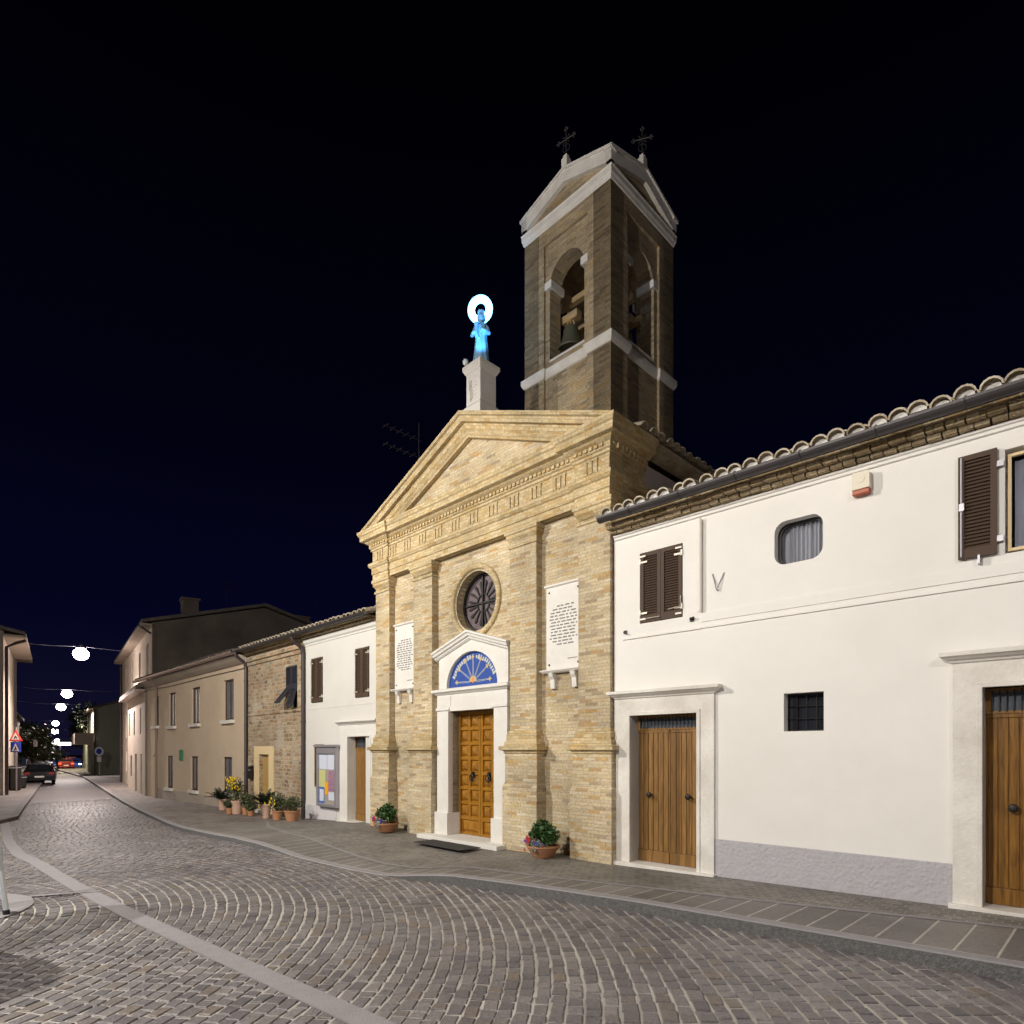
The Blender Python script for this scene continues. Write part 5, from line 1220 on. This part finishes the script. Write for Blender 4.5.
# ---------------------------------------------------------------- signs, bins, fence
X, Z = (16.5-512)/608*32, 32.0
sg_ = thing('road_sign', 'red-bordered triangular warning sign above a blue square crossing sign on a pole at the left', 'road sign', (X,Z,g(X,Z)), 0)
q = MB(); q.tube([(-.0,0,-.1),(0,0,2.95+.45)],.03,8); q.build('pole', M['alu'], sg_)
q = MB(); T0 = [(-.36,2.66),(.36,2.66),(0,3.26)]; q.plate(T0,[],-.06,-.035); q.build('warning_border', M['signr'], sg_)
q = MB(); q.plate([(-.22,2.74),(.22,2.74),(0,3.12)],[],-.066,-.06); q.build('warning_face', M['signw'], sg_)
q = MB(); q.plate([(-.09,2.78),(-.03,2.78),(0,2.86),(.04,2.78),(.09,2.78),(.03,2.93),(-.03,2.93)],[],-.071,-.0665); q.build('pictogram', M['iron'], sg_)
q = MB(); q.box(-.27,.27,-.06,-.035,2.08,2.62); q.build('crossing_plate', M['signb'], sg_)
q = MB(); q.plate([(-.2,2.14),(.2,2.14),(0,2.55)],[],-.066,-.06); q.build('crossing_triangle', M['signw'], sg_)
q = MB(); q.plate([(-.09,2.17),(-.03,2.17),(0,2.25),(.04,2.17),(.08,2.17),(.03,2.33),(.02,2.40),(-.03,2.40),(-.02,2.32)],[],-.071,-.0665); q.build('pictogram', M['iron'], sg_)
X, Z = (99.5-512)/608*52, 52.0
s2 = thing('round_sign', 'round sign over a small white plate on a post, in front of the grey-green house', 'road sign', (X,Z,g(X,Z)), 0)
q = MB(); q.tube([(0,0,0),(0,0,2.4)],.04,8); q.build('post', M['alu'], s2)
q = MB(); q.plate(circ(0,2.15,.38,20),[],-.06,-.03); q.build('disc', M['signw'], s2); q = MB(); q.plate(circ(0,2.15,.24,16),[],-.07,-.06); q.build('disc_centre', M['signb'], s2)
q = MB(); q.box(-.18,.18,-.06,-.03,1.25,1.70); q.build('plate', M['signw'], s2)
for px, Z, h, lab in ((15,33,1.35,'dark rectangular litter bin by the left house wall'),(20.5,35,.75,'short dark round bollard bin on the left pavement edge')):
    X = (px-512)/608*Z; t = thing('litter_bin', lab, 'litter bin', (X,Z,g(X,Z)), 0); q = MB()
    q.lathe([(.02,0),(.22,0),(.27,.1),(.27,h-.15),(.29,h-.13),(.29,h-.05),(.2,h)],n=16); q.build('drum', M['iron'], t)
    q = MB(); q.lathe([(.28,h-.14),(.30,h-.13),(.30,h-.10),(.28,h-.09)],n=16,caps=False); q.build('rim', M['alu'], t)
fe = thing('mesh_fence', 'green mesh fence on posts beside the far trees on the right', 'fence', tuple((B0+D2*48+N2*-3.2)[:2])+(-.5,), R2)
q = MB(); q.box(0,22,-.02,.02,.5,2.0); q.build('mesh_screen', M['greenf'], fe)
for k in range(12): q = MB(); q.tube([(2*k,0,0),(2*k,0,2.1)],.04,6); q.build('post', M['iron'], fe)
sg2 = thing('lit_canopy', 'white lit canopy strip far away at the end of the street', 'lit sign', ((60-512)/608*112,112,g((60-512)/608*112,112)), 0)
q = MB(); q.box(-1.7,1.9,-.15,.15,3.3,3.85); q.build('light_panel', M['lampw'], sg2); q = MB(); q.tube([(0,0,0),(0,0,3.3)],.12,8); q.build('post', M['alu'], sg2)

# ---------------------------------------------------------------- street lamps
def lamp(label, loc, power, glow, cable=None, color=(1,.86,.80), group='lamps hung over the street', pole=False, cone=None, size=1.0):
    t = thing('street_lamp', label, 'street lamp', loc, 0, group)
    q = MB(); q.lathe([(.03,.42),(.08,.40),(.12,.33),(.17,.27),(.20,.25),(.15,.22)],n=20); q.build('housing', M['alu'], t).scale = (size,)*3
    q = MB(); q.sphere((0,0,.0),.30,20,14,(1,1,.85)); q.build('bowl', glow, t, smooth=True).scale = (size,)*3
    q = MB()
    if cable:
        for c in cable: q.tube([(0,0,.42)]+[(c[0]*f,c[1]*f,.42+(c[2]-.42)*f-.25*math.sin(math.pi*f)) for f in (.25,.5,.75,1)],.008,5)
        q.build('cable', M['alu'], t)
    if pole:
        q.tube([(0,0,.42),(-.5,.1,.5),(-1.0,.1,.3),(-1.05,.1,-loc[2])],.06,8); q.build('pole', M['iron'], t)
    l_ = bpy.data.lights.new('lamp_light','SPOT' if cone else 'POINT'); l_.energy = power; l_.color = color; l_.shadow_soft_size = .09
    if cone: l_.spot_size = R(cone[0]); l_.spot_blend = cone[1]
    o = bpy.data.objects.new('lamp_light', l_); COL.objects.link(o); o.parent = t; o.location = (0,0,-.42*size)
    if cone: o.rotation_euler = Vector(cone[2]).to_track_quat('-Z','Y').to_euler()
    return t
names = ['nearest and largest of the lamps hung over the street','second nearest lamp hung over the street, left of the nearest','third lamp over the street, yellowish, lower and further left','fourth lamp over the street, upper of the close pair','fifth lamp over the street, lower of the close pair','farthest lamp over the street, just above the lit canopy']
for i, (px, py, Z, gl_, sz) in enumerate(((81,656,33.6,M['lampglow'],1.25),(67,695,56,M['lampglow'],1.4),(61,708,74,M['lampy'],1.6),(55.5,724,98,M['lampglow'],1.5),(55,732,122,M['lampglow'],1.9),(57,741,150,M['lampy'],1.5))):
    X = (px-512)/608*Z; z = 1.8+(750-py)/608*Z+.1
    cb = [(N2.x*6.5,N2.y*6.5,.9),(-N2.x*5.2,-N2.y*5.2,.8)]
    lamp(names[i]+'', (X,Z,z), LAMP_STREET if i < 4 else LAMP_STREET*.6, gl_, cb, color=(1,.86,.80) if i != 2 else (1,.85,.6), size=sz, cone=(165,.6,(0,0,-1)))
LMAIN = (-11.0, 8.0, 9.0)
lamp('large street lamp on a pole just left of the view, lighting the church front', LMAIN, LAMP_MAIN, M['lampglow'], color=(1,.94,.83), pole=True, cone=(160,.3,(.25,.20,-.95)))
lamp('street lamp on a pole behind the viewer, on the left of the square', (-8.5,-1.5,8.5), LAMP_BACK, M['lampglow'], color=(1,.94,.86), pole=True)
lamp('added fill lamp on a pole behind the viewer on the right', (3.0,-5.0,8.5), LAMP_SIDE_FILL, M['lampglow'], color=(1,.94,.87), pole=True, cone=(155,.3,(0,.12,-1)))  # unseen fill lamp, added to lift the white wall on the right

# ---------------------------------------------------------------- objects at the left frame edge
t = thing('ball_tree_planter', 'clipped ball tree in a large dark round planter at the lower left edge', 'planter', (-5.43,5.46,g(-5.2,5.7)+ROAD), 0)
q = MB(); q.lathe([(.01,0),(.36,0),(.40,.05),(.47,.70),(.50,.72),(.50,.80),(.44,.80),(.43,.74),(.01,.74)],n=32,caps=False); q.build('pot', M['iron'], t)
q = MB(); q.tube([(0,0,.7),(-.01,.01,.95),(.0,.0,1.2)],.035,8,.025); q.build('trunk', M['bark'], t)
q = MB(); rg = random.Random(4)
for k in range(7000):
    d = Vector((rg.gauss(0,1),rg.gauss(0,1),rg.gauss(0,1))).normalized()*.47*rg.uniform(.75,1.03); p = Vector((.0,.0,1.22))+d
    a = Vector((rg.gauss(0,1),rg.gauss(0,1),rg.gauss(0,1))).normalized(); b2 = a.cross(d).normalized(); q.poly([p-a*.05,p+b2*.035,p+a*.05,p-b2*.035])
q.build('crown', M['leaf'], t)
t = thing('crowd_barrier', 'galvanised steel crowd barrier with a splayed rubber-tipped foot at the left edge', 'barrier', (-5.87,7.06,g(-5.86,7.06)+ROAD), R(64))
q = MB(); q.tube([(0,0,.03),(.0,.13,.50),(0,.17,.95)],.028,10); q.tube([(0,.62,.03),(.0,.36,.5),(0,.30,.95)],.028,10); q.tube([(0,.02,.10),(0,.20,.42),(0,.30,.5)],.022,8); q.build('foot', M['galv'], t)
q = MB(); q.tube([(0,.24,.25),(0,.24,1.05),(-2.0,.24,1.05),(-2.0,.24,.25),(0,.24,.25)],.022,8)
for k in range(1,15): q.tube([(-2.0*k/15,.24,.25),(-2.0*k/15,.24,1.05)],.008,5)
q.build('rail_frame', M['galv'], t)
for y_ in (0,.62): q = MB(); q.tube([(0,y_,-.0),(0,y_+(.01 if y_==0 else -.01),.06)],.034,10); q.build('rubber_tip', M['tyre'], t)

S.render.engine = 'CYCLES'
S.cycles.use_denoising = True
